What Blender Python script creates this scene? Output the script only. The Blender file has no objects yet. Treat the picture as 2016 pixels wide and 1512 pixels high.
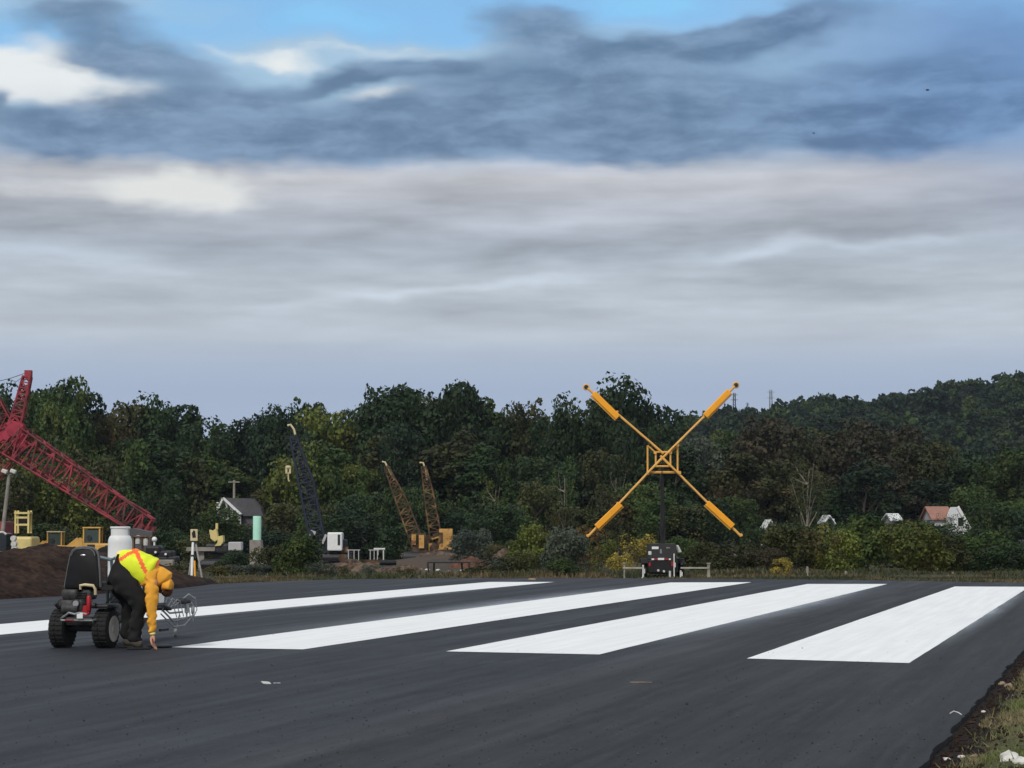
import bpy, bmesh, math, random
import numpy as np
from mathutils import Vector, Matrix, Euler, noise as mnoise
R = math.radians
S = bpy.context.scene
COL = S.collection
random.seed(7)
rng = np.random.default_rng(7)

# ------------------------------------------------------------------ camera
FPX, YH, CAMZ = 4700.0, 1030.0, 1.4
PITCH = math.atan2(YH - 756.0, FPX)
cd = bpy.data.cameras.new('camera'); cam = bpy.data.objects.new('camera', cd); COL.objects.link(cam)
cam.location = (0, 0, CAMZ); cam.rotation_euler = (math.pi/2 + PITCH, 0, 0)
cd.sensor_width = 36; cd.lens = FPX / 2016 * 36; cd.clip_start = 0.1; cd.clip_end = 20000
S.camera = cam

def lin(c):
    return tuple(((v/255)/12.92 if v/255 <= .04045 else ((v/255+.055)/1.055)**2.4) for v in c)

# ------------------------------------------------------------------ sun, exposure
SUN_EL, SUN_AZ = R(42), R(205)      # azimuth clockwise from +Y (the view direction)
ld = bpy.data.lights.new('sun', 'SUN'); ld.energy = 2.1; ld.angle = R(10); ld.color = (1, .95, .88)
sun = bpy.data.objects.new('sun', ld); COL.objects.link(sun)
sdir = Vector((math.sin(SUN_AZ)*math.cos(SUN_EL), math.cos(SUN_AZ)*math.cos(SUN_EL), math.sin(SUN_EL)))
sun.rotation_euler = sdir.to_track_quat('Z', 'Y').to_euler()
S.view_settings.view_transform = 'Standard'; S.view_settings.look = 'None'
S.view_settings.exposure = 0; S.view_settings.gamma = 1; S.view_settings.use_curve_mapping = False
S.cycles.max_bounces = 4; S.cycles.diffuse_bounces = 2; S.cycles.glossy_bounces = 2; S.cycles.transmission_bounces = 2; S.cycles.transparent_max_bounces = 6; S.cycles.volume_bounces = 0

# ------------------------------------------------------------------ sky: Nishita with procedural cloud decks
wd = bpy.data.worlds.new('World'); S.world = wd; wd.use_nodes = True
def build_sky():
    nt = wd.node_tree; N = nt.nodes; L = nt.links; N.clear()
    def val(n, i, v):
        if isinstance(v, bpy.types.NodeSocket): L.new(v, n.inputs[i])
        else: n.inputs[i].default_value = v
    def m(op, a, b=0.0, c=0.0, clamp=False):
        n = N.new('ShaderNodeMath'); n.operation = op; n.use_clamp = clamp
        val(n, 0, a); val(n, 1, b); val(n, 2, c); return n.outputs[0]
    def vm(op, a, b):
        n = N.new('ShaderNodeVectorMath'); n.operation = op; val(n, 0, a); val(n, 1, b)
        return n.outputs['Value'] if op in ('DOT_PRODUCT', 'LENGTH') else n.outputs[0]
    def comb(x, y, z=0.0):
        n = N.new('ShaderNodeCombineXYZ'); val(n, 0, x); val(n, 1, y); val(n, 2, z); return n.outputs[0]
    def nz(vec, scale, detail=4, rough=.55):
        n = N.new('ShaderNodeTexNoise'); L.new(vec, n.inputs['Vector']); n.inputs['Scale'].default_value = scale
        n.inputs['Detail'].default_value = detail; n.inputs['Roughness'].default_value = rough
        return n.outputs['Fac'], n.outputs['Color']
    def mix(f, a, b):
        n = N.new('ShaderNodeMix'); n.data_type = 'RGBA'; val(n, 0, f)
        for i, v in ((6, a), (7, b)):
            if isinstance(v, tuple): v = v + (1,) if len(v) == 3 else v
            val(n, i, v)
        return n.outputs[2]
    def ss(v, a, b):
        n = N.new('ShaderNodeMapRange'); n.interpolation_type = 'SMOOTHSTEP'
        val(n, 0, v); n.inputs[1].default_value = a; n.inputs[2].default_value = b
        return n.outputs[0]
    tc = N.new('ShaderNodeTexCoord'); sp = N.new('ShaderNodeSeparateXYZ'); L.new(tc.outputs['Generated'], sp.inputs[0])
    x, y, z = sp.outputs
    az = m('ARCTAN2', x, y)
    hyp = m('SQRT', m('ADD', m('MULTIPLY', x, x), m('MULTIPLY', y, y)))
    el = m('ARCTAN2', z, hyp)
    U = m('MULTIPLY', az, 4.7); V = m('MULTIPLY', el, 4.75)      # thousandths of a lens unit: sky angles
    P0 = comb(U, V)
    # domain warp so that the cloud outlines are ragged
    _, w1 = nz(vm('MULTIPLY', P0, (1, 1.9, 1)), 3.2, 3, .5)
    _, w2 = nz(vm('MULTIPLY', P0, (1, 2.2, 1)), 14, 2, .5)
    wv = vm('ADD', vm('MULTIPLY', vm('SUBTRACT', w1, (.5, .5, .5)), (.30, .12, 0)), vm('MULTIPLY', vm('SUBTRACT', w2, (.5, .5, .5)), (.05, .022, 0)))
    P = vm('ADD', P0, wv)
    def blobs(lst, pw=P):
        acc = None
        for (px, py, rx, ry, rot, amp) in lst:
            mp = N.new('ShaderNodeMapping'); mp.vector_type = 'TEXTURE'; L.new(pw, mp.inputs[0])
            mp.inputs['Location'].default_value = ((px-1008)/1000, (1030-py)/1000, 0)
            mp.inputs['Rotation'].default_value = (0, 0, R(rot)); mp.inputs['Scale'].default_value = (rx/1000, ry/1000, 1)
            d = vm('DOT_PRODUCT', mp.outputs[0], mp.outputs[0])
            g = m('MULTIPLY', m('EXPONENT', m('MULTIPLY', d, -1.0)), amp)
            acc = g if acc is None else m('ADD', acc, g)
        return acc
    fine, _ = nz(vm('MULTIPLY', vm('ADD', P0, vm('MULTIPLY', wv, (.5, .5, 0))), (1, 2.7, 1)), 8, 7, .58)
    streak, _ = nz(vm('MULTIPLY', vm('ADD', P0, vm('MULTIPLY', wv, (.3, .3, 0))), (1, 5.5, 1)), 2.4, 3, .5)
    streak2, _ = nz(vm('MULTIPLY', P0, (1, 8, 1)), 1.3, 2, .5)
    # clear sky
    sky = N.new('ShaderNodeTexSky'); sky.sky_type = 'NISHITA'; sky.sun_disc = False
    sky.sun_elevation = SUN_EL; sky.sun_rotation = SUN_AZ; sky.air_density = 1.2; sky.dust_density = .3; sky.ozone_density = 2
    skyc = mix(1.0, (0, 0, 0, 1), sky.outputs[0])
    sc = vm('MULTIPLY', skyc, (.085, .10, .115))
    blue = mix(.55, sc, lin((136, 200, 250)))
    # pale veil over the blue, whole upper sky beyond the frame is bright broken cloud
    upper = ss(V, .98, 1.5)
    upn, _ = nz(tc.outputs['Generated'], 3.0, 5, .55)
    upc = mix(ss(upn, .35, .62), (.32, .38, .50), (.76, .77, .77))
    c = blue
    veil = ss(m('ADD', blobs([(120, 20, 330, 40, 0, .75), (1800, 75, 360, 120, 0, .9), (880, 100, 330, 26, 4, .8), (620, 125, 160, 36, -8, .9), (850, 260, 1300, 140, 0, 1.5)]),
                     m('MULTIPLY', m('SUBTRACT', fine, .5), .35)), .1, .95)
    c = mix(m('MULTIPLY', veil, .92), c, mix(ss(U, .2, 1.05), lin((168, 198, 222)), lin((116, 152, 200))))
    # bright white billows on the left
    wh = ss(m('ADD', blobs([(60, 150, 190, 62, 4, 1.0), (205, 205, 150, 40, -8, 1.0), (20, 225, 60, 30, 0, .5), (760, 183, 90, 20, 0, .9), (545, 118, 150, 17, -4, .8), (740, 98, 120, 15, 0, .5),
                            (470, 185, 120, 16, 0, .42), (20, 180, 120, 60, 0, .5)]),
                     m('MULTIPLY', m('SUBTRACT', fine, .5), 1.1)), .14, 1.05)
    c = mix(m('MULTIPLY', wh, .95), c, lin((236, 240, 240)))
    # lower grey deck with long streaks
    deckcol = N.new('ShaderNodeValToRGB'); cr = deckcol.color_ramp
    val(deckcol, 0, ss(V, .0, .80))
    n2 = N.new('ShaderNodeMapRange'); val(n2, 0, V); n2.inputs[1].default_value = 0; n2.inputs[2].default_value = .8
    L.new(n2.outputs[0], deckcol.inputs[0])
    stops = [(0, (168, 181, 200)), (.33, (160, 175, 198)), (.40, (168, 181, 200)), (.47, (182, 191, 202)), (.58, (176, 186, 196)), (.68, (168, 178, 190)), (.78, (174, 180, 190)), (.86, (183, 185, 191)), (.93, (158, 171, 190)), (1, (138, 156, 182))]
    for i, (p, k) in enumerate(stops):
        e = cr.elements[i] if i < 2 else cr.elements.new(p)
        e.position = p; e.color = lin(k) + (1,)
    st = m('ADD', m('SUBTRACT', m('ADD', m('MULTIPLY', streak, .65), m('MULTIPLY', streak2, .35)), .5), m('MULTIPLY', m('SUBTRACT', nz(vm('MULTIPLY', P0, (1, 7, 1)), 6, 6, .6)[0], .5), .28))
    stamp = m('MULTIPLY', ss(V, .28, .48), 1.35)
    mult = m('ADD', 1.09, m('MULTIPLY', st, stamp))
    brb = blobs([(800, 562, 200, 14, 8, .26), (1650, 478, 300, 15, 4, .30), (1080, 535, 120, 13, 4, .2), (120, 505, 330, 22, 0, .15), (1250, 330, 420, 30, 0, .14)])
    dkb = blobs([(150, 445, 300, 20, 3, .24), (950, 490, 260, 18, 2, .12), (1450, 455, 400, 24, 5, .15), (1900, 380, 260, 60, 0, .10)])
    mult = m('SUBTRACT', m('ADD', mult, brb), dkb)
    deck = vm('MULTIPLY', deckcol.outputs[0], comb(mult, mult, mult))
    deck = mix(m('MULTIPLY', ss(U, .5, 1.1), m('MULTIPLY', ss(V, .5, .75), .5)), deck, lin((150, 168, 200)))
    dk_edge = m('ADD', V, m('MULTIPLY', m('SUBTRACT', w_x(N, L, w1), .5), .10))
    c = mix(ss(dk_edge, .88, .66), c, deck)
    # warm white break under the dark bank
    wh2 = ss(m('ADD', blobs([(385, 372, 140, 40, 3, 1.3), (120, 378, 280, 36, 0, .42), (700, 345, 120, 24, 0, .15), (1400, 335, 150, 20, 0, .22)]), m('MULTIPLY', m('SUBTRACT', fine, .5), .8)), .15, 1.0)
    c = mix(m('MULTIPLY', wh2, .9), c, lin((230, 232, 230)))
    # dark slate-blue bank
    dk = blobs([(150, 45, 150, 34, 4, .85), (250, 80, 100, 40, -10, .6), (200, 125, 120, 42, -12, .95), (330, 140, 120, 40, -6, .75), (400, 205, 150, 40, 5, .9), 
                (110, 262, 130, 34, 6, 1.0), (5, 232, 38, 26, 0, .9), (180, 290, 230, 26, 2, .7), (330, 262, 160, 40, -6, .85), (500, 262, 260, 48, 0, 1.2), (640, 160, 150, 18, 8, .7), (780, 130, 140, 22, 8, .9),
                (820, 250, 350, 58, 0, 1.3), (1150, 240, 320, 62, 0, 1.2), (960, 150, 150, 60, 0, .9), (1060, 60, 150, 50, -14, 1.0), (1150, 110, 120, 50, -16, .7),
                (1230, 150, 260, 42, 12, 1.0), (1400, 95, 200, 36, 18, 1.0), (1600, 40, 260, 50, 14, .85), (1500, 215, 380, 60, -4, 1.0), (1830, 190, 300, 66, 4, .9), (1800, 120, 280, 50, 10, .6), (1980, 235, 330, 48, 2, .9), (1650, 250, 260, 50, 0, .5), (1250, 290, 300, 30, 2, .5)])
    dks = ss(m('ADD', dk, m('MULTIPLY', m('SUBTRACT', fine, .5), 1.0)), .16, 1.12)
    tone = m('ADD', m('MULTIPLY', fine, .5), m('MULTIPLY', streak, .5))
    dcol = mix(ss(tone, .36, .64), lin((94, 121, 152)), lin((132, 159, 190)))
    dcol = mix(ss(U, .2, 1.05), dcol, mix(ss(tone, .36, .64), lin((88, 118, 158)), lin((120, 154, 196))))
    c = mix(m('MULTIPLY', dks, .93), c, dcol)
    hole = ss(m('ADD', blobs([(1270, 18, 120, 34, 4, 1.3), (1015, 90, 30, 10, 0, .5), (640, 40, 200, 42, 0, 1.0)]), m('MULTIPLY', m('SUBTRACT', fine, .5), .5)), .4, 1.2)
    c = mix(m('MULTIPLY', hole, .85), c, lin((140, 205, 248)))
    c = mix(upper, c, upc)
    # azimuths away from the frame: broken bright cloud too
    side = ss(m('ABSOLUTE', az), .35, .8)
    sidec = mix(ss(upn, .35, .65), (.42, .50, .62), (.85, .86, .86))
    c = mix(m('MULTIPLY', side, m('SUBTRACT', 1.0, upper)), c, sidec)
    bg = N.new('ShaderNodeBackground'); L.new(c, bg.inputs[0]); bg.inputs[1].default_value = 1.0
    out = N.new('ShaderNodeOutputWorld'); L.new(bg.outputs[0], out.inputs[0])
def w_x(N, L, colsock):
    s = N.new('ShaderNodeSeparateColor'); L.new(colsock, s.inputs[0]); return s.outputs[0]
build_sky()

# ------------------------------------------------------------------ geometry helpers
CP, SP = math.cos(PITCH), math.sin(PITCH)
def ray(px, py):
    a = (px-1008)/FPX; b = (756-py)/FPX
    return Vector((a, CP - b*SP, SP + b*CP))
def W(px, py, Y):                      # a point at distance Y seen at (px, py)
    d = ray(px, py); k = Y/d.y
    return Vector((d.x*k, Y, CAMZ + d.z*k))
def G0(px, py, h=0.0):                 # point of the level pavement seen at (px, py)
    d = ray(px, py); k = (h-CAMZ)/d.z
    return Vector((d.x*k, d.y*k, h))
def PXM(Y): return FPX/Y

def sstep(a, b, x):
    t = min(1, max(0, (x-a)/(b-a))); return t*t*(3-2*t)

class MB:
    def __init__(s): s.v = []; s.f = []
    def add(s, vs, fs):
        o = len(s.v); s.v += [tuple(v) for v in vs]; s.f += [tuple(i+o for i in f) for f in fs]; return s
    def box(s, c, size, rot=None, taper=1.0, bev=0):
        hx, hy, hz = size[0]/2, size[1]/2, size[2]/2
        vs = [Vector((x*hx*(taper if z > 0 else 1), y*hy*(taper if z > 0 else 1), z*hz)) for z in (-1, 1) for y in (-1, 1) for x in (-1, 1)]
        if rot is not None:
            M = Euler(rot).to_matrix() if not isinstance(rot, Matrix) else rot
            vs = [M @ v for v in vs]
        c = Vector(c)
        return s.add([v+c for v in vs], [(0,2,3,1),(4,5,7,6),(0,1,5,4),(2,6,7,3),(0,4,6,2),(1,3,7,5)])
    def rbox(s, c, size, r=.02, rot=None, n=3):       # box with rounded vertical-plan corners and softened top
        hx, hy, hz = size[0]/2, size[1]/2, size[2]/2; r = min(r, hx*.95, hy*.95, hz*.95)
        M = Euler(rot).to_matrix() if rot is not None else Matrix.Identity(3); c = Vector(c)
        def ring(ins, z):
            out = []
            for (sx, sy, a0) in ((1, 1, 0), (-1, 1, 90), (-1, -1, 180), (1, -1, 270)):
                for k in range(n+1):
                    a = R(a0+90*k/n); rr = r-ins
                    out.append(M @ Vector((sx*(hx-r)+rr*math.cos(a), sy*(hy-r)+rr*math.sin(a), z)) + c)
            return out
        rings = [ring(r*.9, -hz), ring(r*.3, -hz+r*.3), ring(0, -hz+r), ring(0, hz-r), ring(r*.3, hz-r*.3), ring(r*.9, hz)]
        o = []; fs = []; k = 4*(n+1)
        for q in rings: o += q
        for i in range(len(rings)-1):
            for j in range(k): fs.append((i*k+j, i*k+(j+1) % k, (i+1)*k+(j+1) % k, (i+1)*k+j))
        fs.append(tuple(range(k-1, -1, -1))); fs.append(tuple((len(rings)-1)*k+j for j in range(k)))
        return s.add(o, fs)
    def cyl(s, p0, p1, r0, r1=None, n=10, cap=True):
        p0, p1 = Vector(p0), Vector(p1); r1 = r0 if r1 is None else r1
        d = (p1-p0); L = d.length
        if L < 1e-6: return s
        d /= L; a = d.orthogonal().normalized(); b = d.cross(a)
        vs = [p + (a*math.cos(2*math.pi*k/n) + b*math.sin(2*math.pi*k/n))*r for p, r in ((p0, r0), (p1, r1)) for k in range(n)]
        fs = [(k, (k+1) % n, n+(k+1) % n, n+k) for k in range(n)]
        if cap: fs += [tuple(range(n-1, -1, -1)), tuple(range(n, 2*n))]
        return s.add(vs, fs)
    def tube(s, pts, r, n=8):
        pts = [Vector(p) for p in pts]; rs = r if isinstance(r, (list, tuple)) else [r]*len(pts)
        vs = []; prev = None
        for i, p in enumerate(pts):
            d = (pts[min(i+1, len(pts)-1)] - pts[max(i-1, 0)]).normalized()
            a = (prev - d*prev.dot(d)).normalized() if prev is not None and (prev - d*prev.dot(d)).length > 1e-4 else d.orthogonal().normalized()
            prev = a; b = d.cross(a)
            vs += [p + (a*math.cos(2*math.pi*k/n) + b*math.sin(2*math.pi*k/n))*rs[i] for k in range(n)]
        fs = [(i*n+k, i*n+(k+1) % n, (i+1)*n+(k+1) % n, (i+1)*n+k) for i in range(len(pts)-1) for k in range(n)]
        fs += [tuple(range(n-1, -1, -1)), tuple((len(pts)-1)*n+k for k in range(n))]
        return s.add(vs, fs)
    def lathe(s, prof, o=(0, 0, 0), axis='Z', n=20, M=None):
        vs = []
        for r, h in prof:
            for k in range(n):
                a = 2*math.pi*k/n; c_, s_ = r*math.cos(a), r*math.sin(a)
                v = Vector((c_, s_, h)) if axis == 'Z' else (Vector((h, c_, s_)) if axis == 'X' else Vector((c_, h, s_)))
                if M is not None: v = M @ v
                vs.append(v + Vector(o))
        fs = [(i*n+k, i*n+(k+1) % n, (i+1)*n+(k+1) % n, (i+1)*n+k) for i in range(len(prof)-1) for k in range(n)]
        fs += [tuple(range(n-1, -1, -1)), tuple((len(prof)-1)*n+k for k in range(n))]
        return s.add(vs, fs)
    def sph(s, c, r, n=12, sc=(1, 1, 1)):
        prof = [(max(1e-4, r*math.sin(math.pi*i/n)), -r*math.cos(math.pi*i/n)) for i in range(n+1)]
        o = MB().lathe(prof, n=n*2)
        return s.add([(v[0]*sc[0]+c[0], v[1]*sc[1]+c[1], v[2]*sc[2]+c[2]) for v in o.v], o.f)
    def prism(s, poly, axis, a0, a1):                 # polygon in the other two axes, extruded
        def mk(p, a): return {'X': (a, p[0], p[1]), 'Y': (p[0], a, p[1]), 'Z': (p[0], p[1], a)}[axis]
        n = len(poly); vs = [mk(p, a0) for p in poly] + [mk(p, a1) for p in poly]
        return s.add(vs, [tuple(range(n)), tuple(range(2*n-1, n-1, -1))] + [(k, n+k, n+(k+1) % n, (k+1) % n) for k in range(n)])
    def lattice(s, A, B, wa, wb, up, bays=10, rc=.04, rb=.02, n=5):   # square four-chord boom A->B
        A, B = Vector(A), Vector(B); d = (B-A).normalized(); up = Vector(up); u = (up - d*up.dot(d)).normalized(); v = d.cross(u)
        def c(t, i):
            w = (wa + (wb-wa)*t)/2; su, sv = ((1, 1), (1, -1), (-1, -1), (-1, 1))[i]
            return A + (B-A)*t + u*su*w + v*sv*w
        for i in range(4): s.cyl(c(0, i), c(1, i), rc, rc*.9, n)
        for k in range(bays):
            t0, t1 = k/bays, (k+1)/bays
            for i in range(4):
                j = (i+1) % 4
                s.cyl(c(t0, i), c(t0, j), rb, n=4, cap=False)
                s.cyl(c(t0, i) if k % 2 else c(t0, j), c(t1, j) if k % 2 else c(t1, i), rb, n=4, cap=False)
        for i in range(4): s.cyl(c(1, i), c(1, (i+1) % 4), rb, n=4)
        return s
    def xf(s, M):
        s.v = [tuple(M @ Vector(v)) for v in s.v]; return s
    def build(s, name, mat, parent=None, smooth=False, loc=None):
        me = bpy.data.meshes.new(name); me.from_pydata(s.v, [], s.f)
        bm = bmesh.new(); bm.from_mesh(me); bmesh.ops.recalc_face_normals(bm, faces=bm.faces); bm.to_mesh(me); bm.free()
        me.materials.append(mat)
        if smooth:
            me.polygons.foreach_set('use_smooth', [True]*len(me.polygons))
            try: me.set_sharp_from_angle(angle=R(38))
            except Exception: pass
        o = bpy.data.objects.new(name, me); COL.objects.link(o)
        if parent: o.parent = parent
        if loc is not None: o.location = loc
        return o

def tag(o, label=None, cat=None, group=None, kind=None):
    if label: o['label'] = label
    if cat: o['category'] = cat
    if group: o['group'] = group
    if kind: o['kind'] = kind
    return o
def empty(name, label, cat, loc=(0, 0, 0), rz=0, group=None):
    o = bpy.data.objects.new(name, None); COL.objects.link(o); o.location = loc; o.rotation_euler = (0, 0, rz)
    o.empty_display_size = .3
    return tag(o, label, cat, group)
def quads(name, V, mat, parent=None):                 # V: (N,4,3) numpy
    n = len(V); me = bpy.data.meshes.new(name)
    me.vertices.add(n*4); me.vertices.foreach_set('co', V.reshape(-1).astype(np.float32))
    me.loops.add(n*4); me.loops.foreach_set('vertex_index', np.arange(n*4, dtype=np.int32))
    me.polygons.add(n); me.polygons.foreach_set('loop_start', np.arange(0, n*4, 4, dtype=np.int32))
    me.update(calc_edges=True); me.materials.append(mat)
    o = bpy.data.objects.new(name, me); COL.objects.link(o)
    if parent: o.parent = parent
    return o

# ------------------------------------------------------------------ materials
def mat(name, col, rough=.7, metal=0.0, var=.12, nscale=6, spec=.35, bump=0.0, col2=None, mixscale=2.0, thr=(.45, .6), detail=5, stretch=None, coat=0):
    m = bpy.data.materials.new(name); m.use_nodes = True; nt = m.node_tree; N = nt.nodes; L = nt.links
    b = N['Principled BSDF']; b.inputs['Roughness'].default_value = rough; b.inputs['Metallic'].default_value = metal
    b.inputs['Specular IOR Level'].default_value = spec; b.inputs['Coat Weight'].default_value = coat
    tc = N.new('ShaderNodeTexCoord'); src = tc.outputs['Object']
    if stretch:
        mp = N.new('ShaderNodeMapping'); L.new(src, mp.inputs[0]); mp.inputs['Scale'].default_value = stretch; src = mp.outputs[0]
    n1 = N.new('ShaderNodeTexNoise'); L.new(src, n1.inputs['Vector']); n1.inputs['Scale'].default_value = nscale; n1.inputs['Detail'].default_value = detail
    base = N.new('ShaderNodeRGB'); base.outputs[0].default_value = tuple(col)+(1,); cur = base.outputs[0]
    if col2 is not None:
        n2 = N.new('ShaderNodeTexNoise'); L.new(src, n2.inputs['Vector']); n2.inputs['Scale'].default_value = mixscale; n2.inputs['Detail'].default_value = 6; n2.inputs['Roughness'].default_value = .65
        mr = N.new('ShaderNodeMapRange'); mr.interpolation_type = 'SMOOTHSTEP'; L.new(n2.outputs[0], mr.inputs[0]); mr.inputs[1].default_value = thr[0]; mr.inputs[2].default_value = thr[1]
        mx = N.new('ShaderNodeMix'); mx.data_type = 'RGBA'; L.new(mr.outputs[0], mx.inputs[0]); L.new(cur, mx.inputs[6]); mx.inputs[7].default_value = tuple(col2)+(1,); cur = mx.outputs[2]
    mr = N.new('ShaderNodeMapRange'); L.new(n1.outputs[0], mr.inputs[0]); mr.inputs[1].default_value = .3; mr.inputs[2].default_value = .7
    mr.inputs[3].default_value = 1-var; mr.inputs[4].default_value = 1+var
    vm = N.new('ShaderNodeVectorMath'); vm.operation = 'SCALE'; L.new(cur, vm.inputs[0]); L.new(mr.outputs[0], vm.inputs['Scale'])
    L.new(vm.outputs[0], b.inputs['Base Color'])
    if bump:
        bp = N.new('ShaderNodeBump'); bp.inputs['Strength'].default_value = bump; bp.inputs['Distance'].default_value = .02; L.new(n1.outputs[0], bp.inputs['Height']); L.new(bp.outputs[0], b.inputs['Normal'])
    return m
def leafmat(name, c1, c2, c3=None, scale=.35, transl=.18):
    m = bpy.data.materials.new(name); m.use_nodes = True; nt = m.node_tree; N = nt.nodes; L = nt.links
    b = N['Principled BSDF']; b.inputs['Roughness'].default_value = .6; b.inputs['Specular IOR Level'].default_value = .2
    tc = N.new('ShaderNodeTexCoord'); oi = N.new('ShaderNodeObjectInfo'); ge = N.new('ShaderNodeNewGeometry')
    ad = N.new('ShaderNodeVectorMath'); ad.operation = 'ADD'; L.new(tc.outputs['Object'], ad.inputs[0]); L.new(oi.outputs['Location'], ad.inputs[1])
    n = N.new('ShaderNodeTexNoise'); L.new(ad.outputs[0], n.inputs['Vector']); n.inputs['Scale'].default_value = scale; n.inputs['Detail'].default_value = 4; n.inputs['Roughness'].default_value = .7
    mr = N.new('ShaderNodeMapRange'); L.new(n.outputs[0], mr.inputs[0]); mr.inputs[1].default_value = .36; mr.inputs[2].default_value = .64
    mx = N.new('ShaderNodeMix'); mx.data_type = 'RGBA'; L.new(mr.outputs[0], mx.inputs[0]); mx.inputs[6].default_value = c1+(1,); mx.inputs[7].default_value = c2+(1,)
    cur = mx.outputs[2]
    if c3:
        n3 = N.new('ShaderNodeTexNoise'); L.new(ad.outputs[0], n3.inputs['Vector']); n3.inputs['Scale'].default_value = scale*.55; n3.inputs['Detail'].default_value = 3
        m3 = N.new('ShaderNodeMapRange'); L.new(n3.outputs[0], m3.inputs[0]); m3.inputs[1].default_value = .54; m3.inputs[2].default_value = .70
        mx3 = N.new('ShaderNodeMix'); mx3.data_type = 'RGBA'; L.new(m3.outputs[0], mx3.inputs[0]); L.new(cur, mx3.inputs[6]); mx3.inputs[7].default_value = c3+(1,); cur = mx3.outputs[2]
    m2 = N.new('ShaderNodeMath'); m2.operation = 'MULTIPLY_ADD'; L.new(ge.outputs['Random Per Island'], m2.inputs[0]); m2.inputs[1].default_value = .55; m2.inputs[2].default_value = .66
    m4 = N.new('ShaderNodeMath'); m4.operation = 'MULTIPLY_ADD'; L.new(oi.outputs['Random'], m4.inputs[0]); m4.inputs[1].default_value = .5; m4.inputs[2].default_value = .75
    m5 = N.new('ShaderNodeMath'); m5.operation = 'MULTIPLY'; L.new(m2.outputs[0], m5.inputs[0]); L.new(m4.outputs[0], m5.inputs[1])
    sc = N.new('ShaderNodeVectorMath'); sc.operation = 'SCALE'; L.new(cur, sc.inputs[0]); L.new(m5.outputs[0], sc.inputs['Scale'])
    L.new(sc.outputs[0], b.inputs['Base Color'])
    tr = N.new('ShaderNodeBsdfTranslucent'); L.new(sc.outputs[0], tr.inputs[0])
    ms = N.new('ShaderNodeMixShader'); ms.inputs[0].default_value = transl; L.new(b.outputs[0], ms.inputs[1]); L.new(tr.outputs[0], ms.inputs[2])
    L.new(ms.outputs[0], N['Material Output'].inputs[0])
    return m
def glassmat(name, col, rough=.12):
    m = mat(name, col, rough, 0, .05, 3, .6); return m

M = {}
M['white'] = mat('white paint', (.72, .73, .72), .5, var=.06)
M['dirty_white'] = mat('dirty white', (.55, .55, .52), .6, var=.15)
M['cream'] = mat('cream paint', (.60, .50, .30), .6)
M['black'] = mat('black plastic', (.009, .009, .010), .55, var=.25, nscale=15)
M['seat'] = mat('black vinyl seat', (.007, .007, .008), .55, spec=.2, var=.2, nscale=12, bump=.1)
M['piping'] = mat('grey piping', (.09, .095, .10), .5)
M['rubber'] = mat('tyre rubber', (.014, .014, .014), .85, var=.3, nscale=25)
M['dark'] = mat('dark steel', (.03, .03, .032), .55, .3, var=.35, nscale=12)
M['slate'] = mat('slate blue machine paint', (.018, .024, .038), .6, var=.3)
M['chrome'] = mat('bright steel', (.5, .5, .5), .3, .8)
M['steel'] = mat('grey steel', (.22, .23, .23), .5, .4, var=.3, nscale=14)
M['red'] = mat('red enamel', (.35, .015, .02), .45)
M['pale_blue'] = mat('faded blue', (.10, .15, .18), .5)
M['engine'] = mat('engine block', (.045, .045, .045), .55, .3, var=.5, nscale=22)
M['rim'] = mat('pale rim', (.55, .52, .45), .5)
M['crane_red'] = mat('faded crane red', (.25, .034, .044), .75, var=.5, nscale=1.5, col2=(.11, .034, .034), mixscale=1.2)
M['crane_pink'] = mat('sun bleached red', (.36, .036, .062), .7, var=.2, nscale=2)
M['rust'] = mat('rusty steel', (.070, .044, .026), .9, var=.5, nscale=3, col2=(.19, .11, .045), mixscale=1.2, thr=(.5, .62))
M['rusty_yellow'] = mat('rusty yellow paint', (.50, .28, .08), .75, var=.25, nscale=2, col2=(.16, .07, .035), mixscale=1.3, thr=(.53, .62))
M['loader'] = mat('loader yellow', (.60, .34, .08), .6, var=.15, nscale=2, col2=(.35, .2, .08), mixscale=1.1, thr=(.58, .72))
M['pale_yellow'] = mat('pale yellow', (.62, .50, .20), .6, var=.15, nscale=2)
M['amber'] = mat('amber marker yellow', (.85, .36, .018), .5, var=.06, nscale=3)
M['amber_pale'] = mat('weathered amber', (.72, .38, .09), .55, var=.1, nscale=5)
M['mint'] = mat('mint paint', (.40, .72, .58), .55, var=.05)
M['glass'] = glassmat('dark glass', (.02, .025, .03))
M['glass_green'] = glassmat('green tinted glass', (.04, .062, .055), .25)
M['concrete'] = mat('concrete', (.24, .22, .19), .9, var=.25, nscale=2.5)
M['rust_soil'] = mat('reddish earth', (.12, .058, .036), .95, var=.5, nscale=6, bump=.9, col2=(.07, .045, .03), mixscale=1.6, spec=.1)
M['spoil'] = mat('rough brown spoil', (.075, .052, .038), .95, var=.6, nscale=6, bump=.9, col2=(.12, .085, .06), mixscale=1.6, spec=.1)
M['wood'] = mat('grey timber', (.26, .24, .19), .85, var=.25, nscale=5)
M['pale_wood'] = mat('pale timber', (.36, .34, .28), .85, var=.2, nscale=5)
M['roof'] = mat('grey shingles', (.085, .083, .088), .9, var=.15, nscale=3)
M['terracotta'] = mat('terracotta roof', (.30, .15, .11), .85, var=.15, nscale=2)
M['siding'] = mat('pale siding', (.42, .41, .41), .8, var=.1, nscale=2)
M['bark'] = mat('bark', (.07, .06, .048), .95, var=.4, nscale=3, stretch=(1, 1, .2))
M['bark_pale'] = mat('pale bark', (.22, .19, .15), .95, var=.35, nscale=3, stretch=(1, 1, .2))
M['soil'] = mat('dark heaped soil', (.022, .014, .011), .95, var=.55, nscale=9, bump=.8, col2=(.040, .024, .017), mixscale=1.3, spec=.1)
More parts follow.
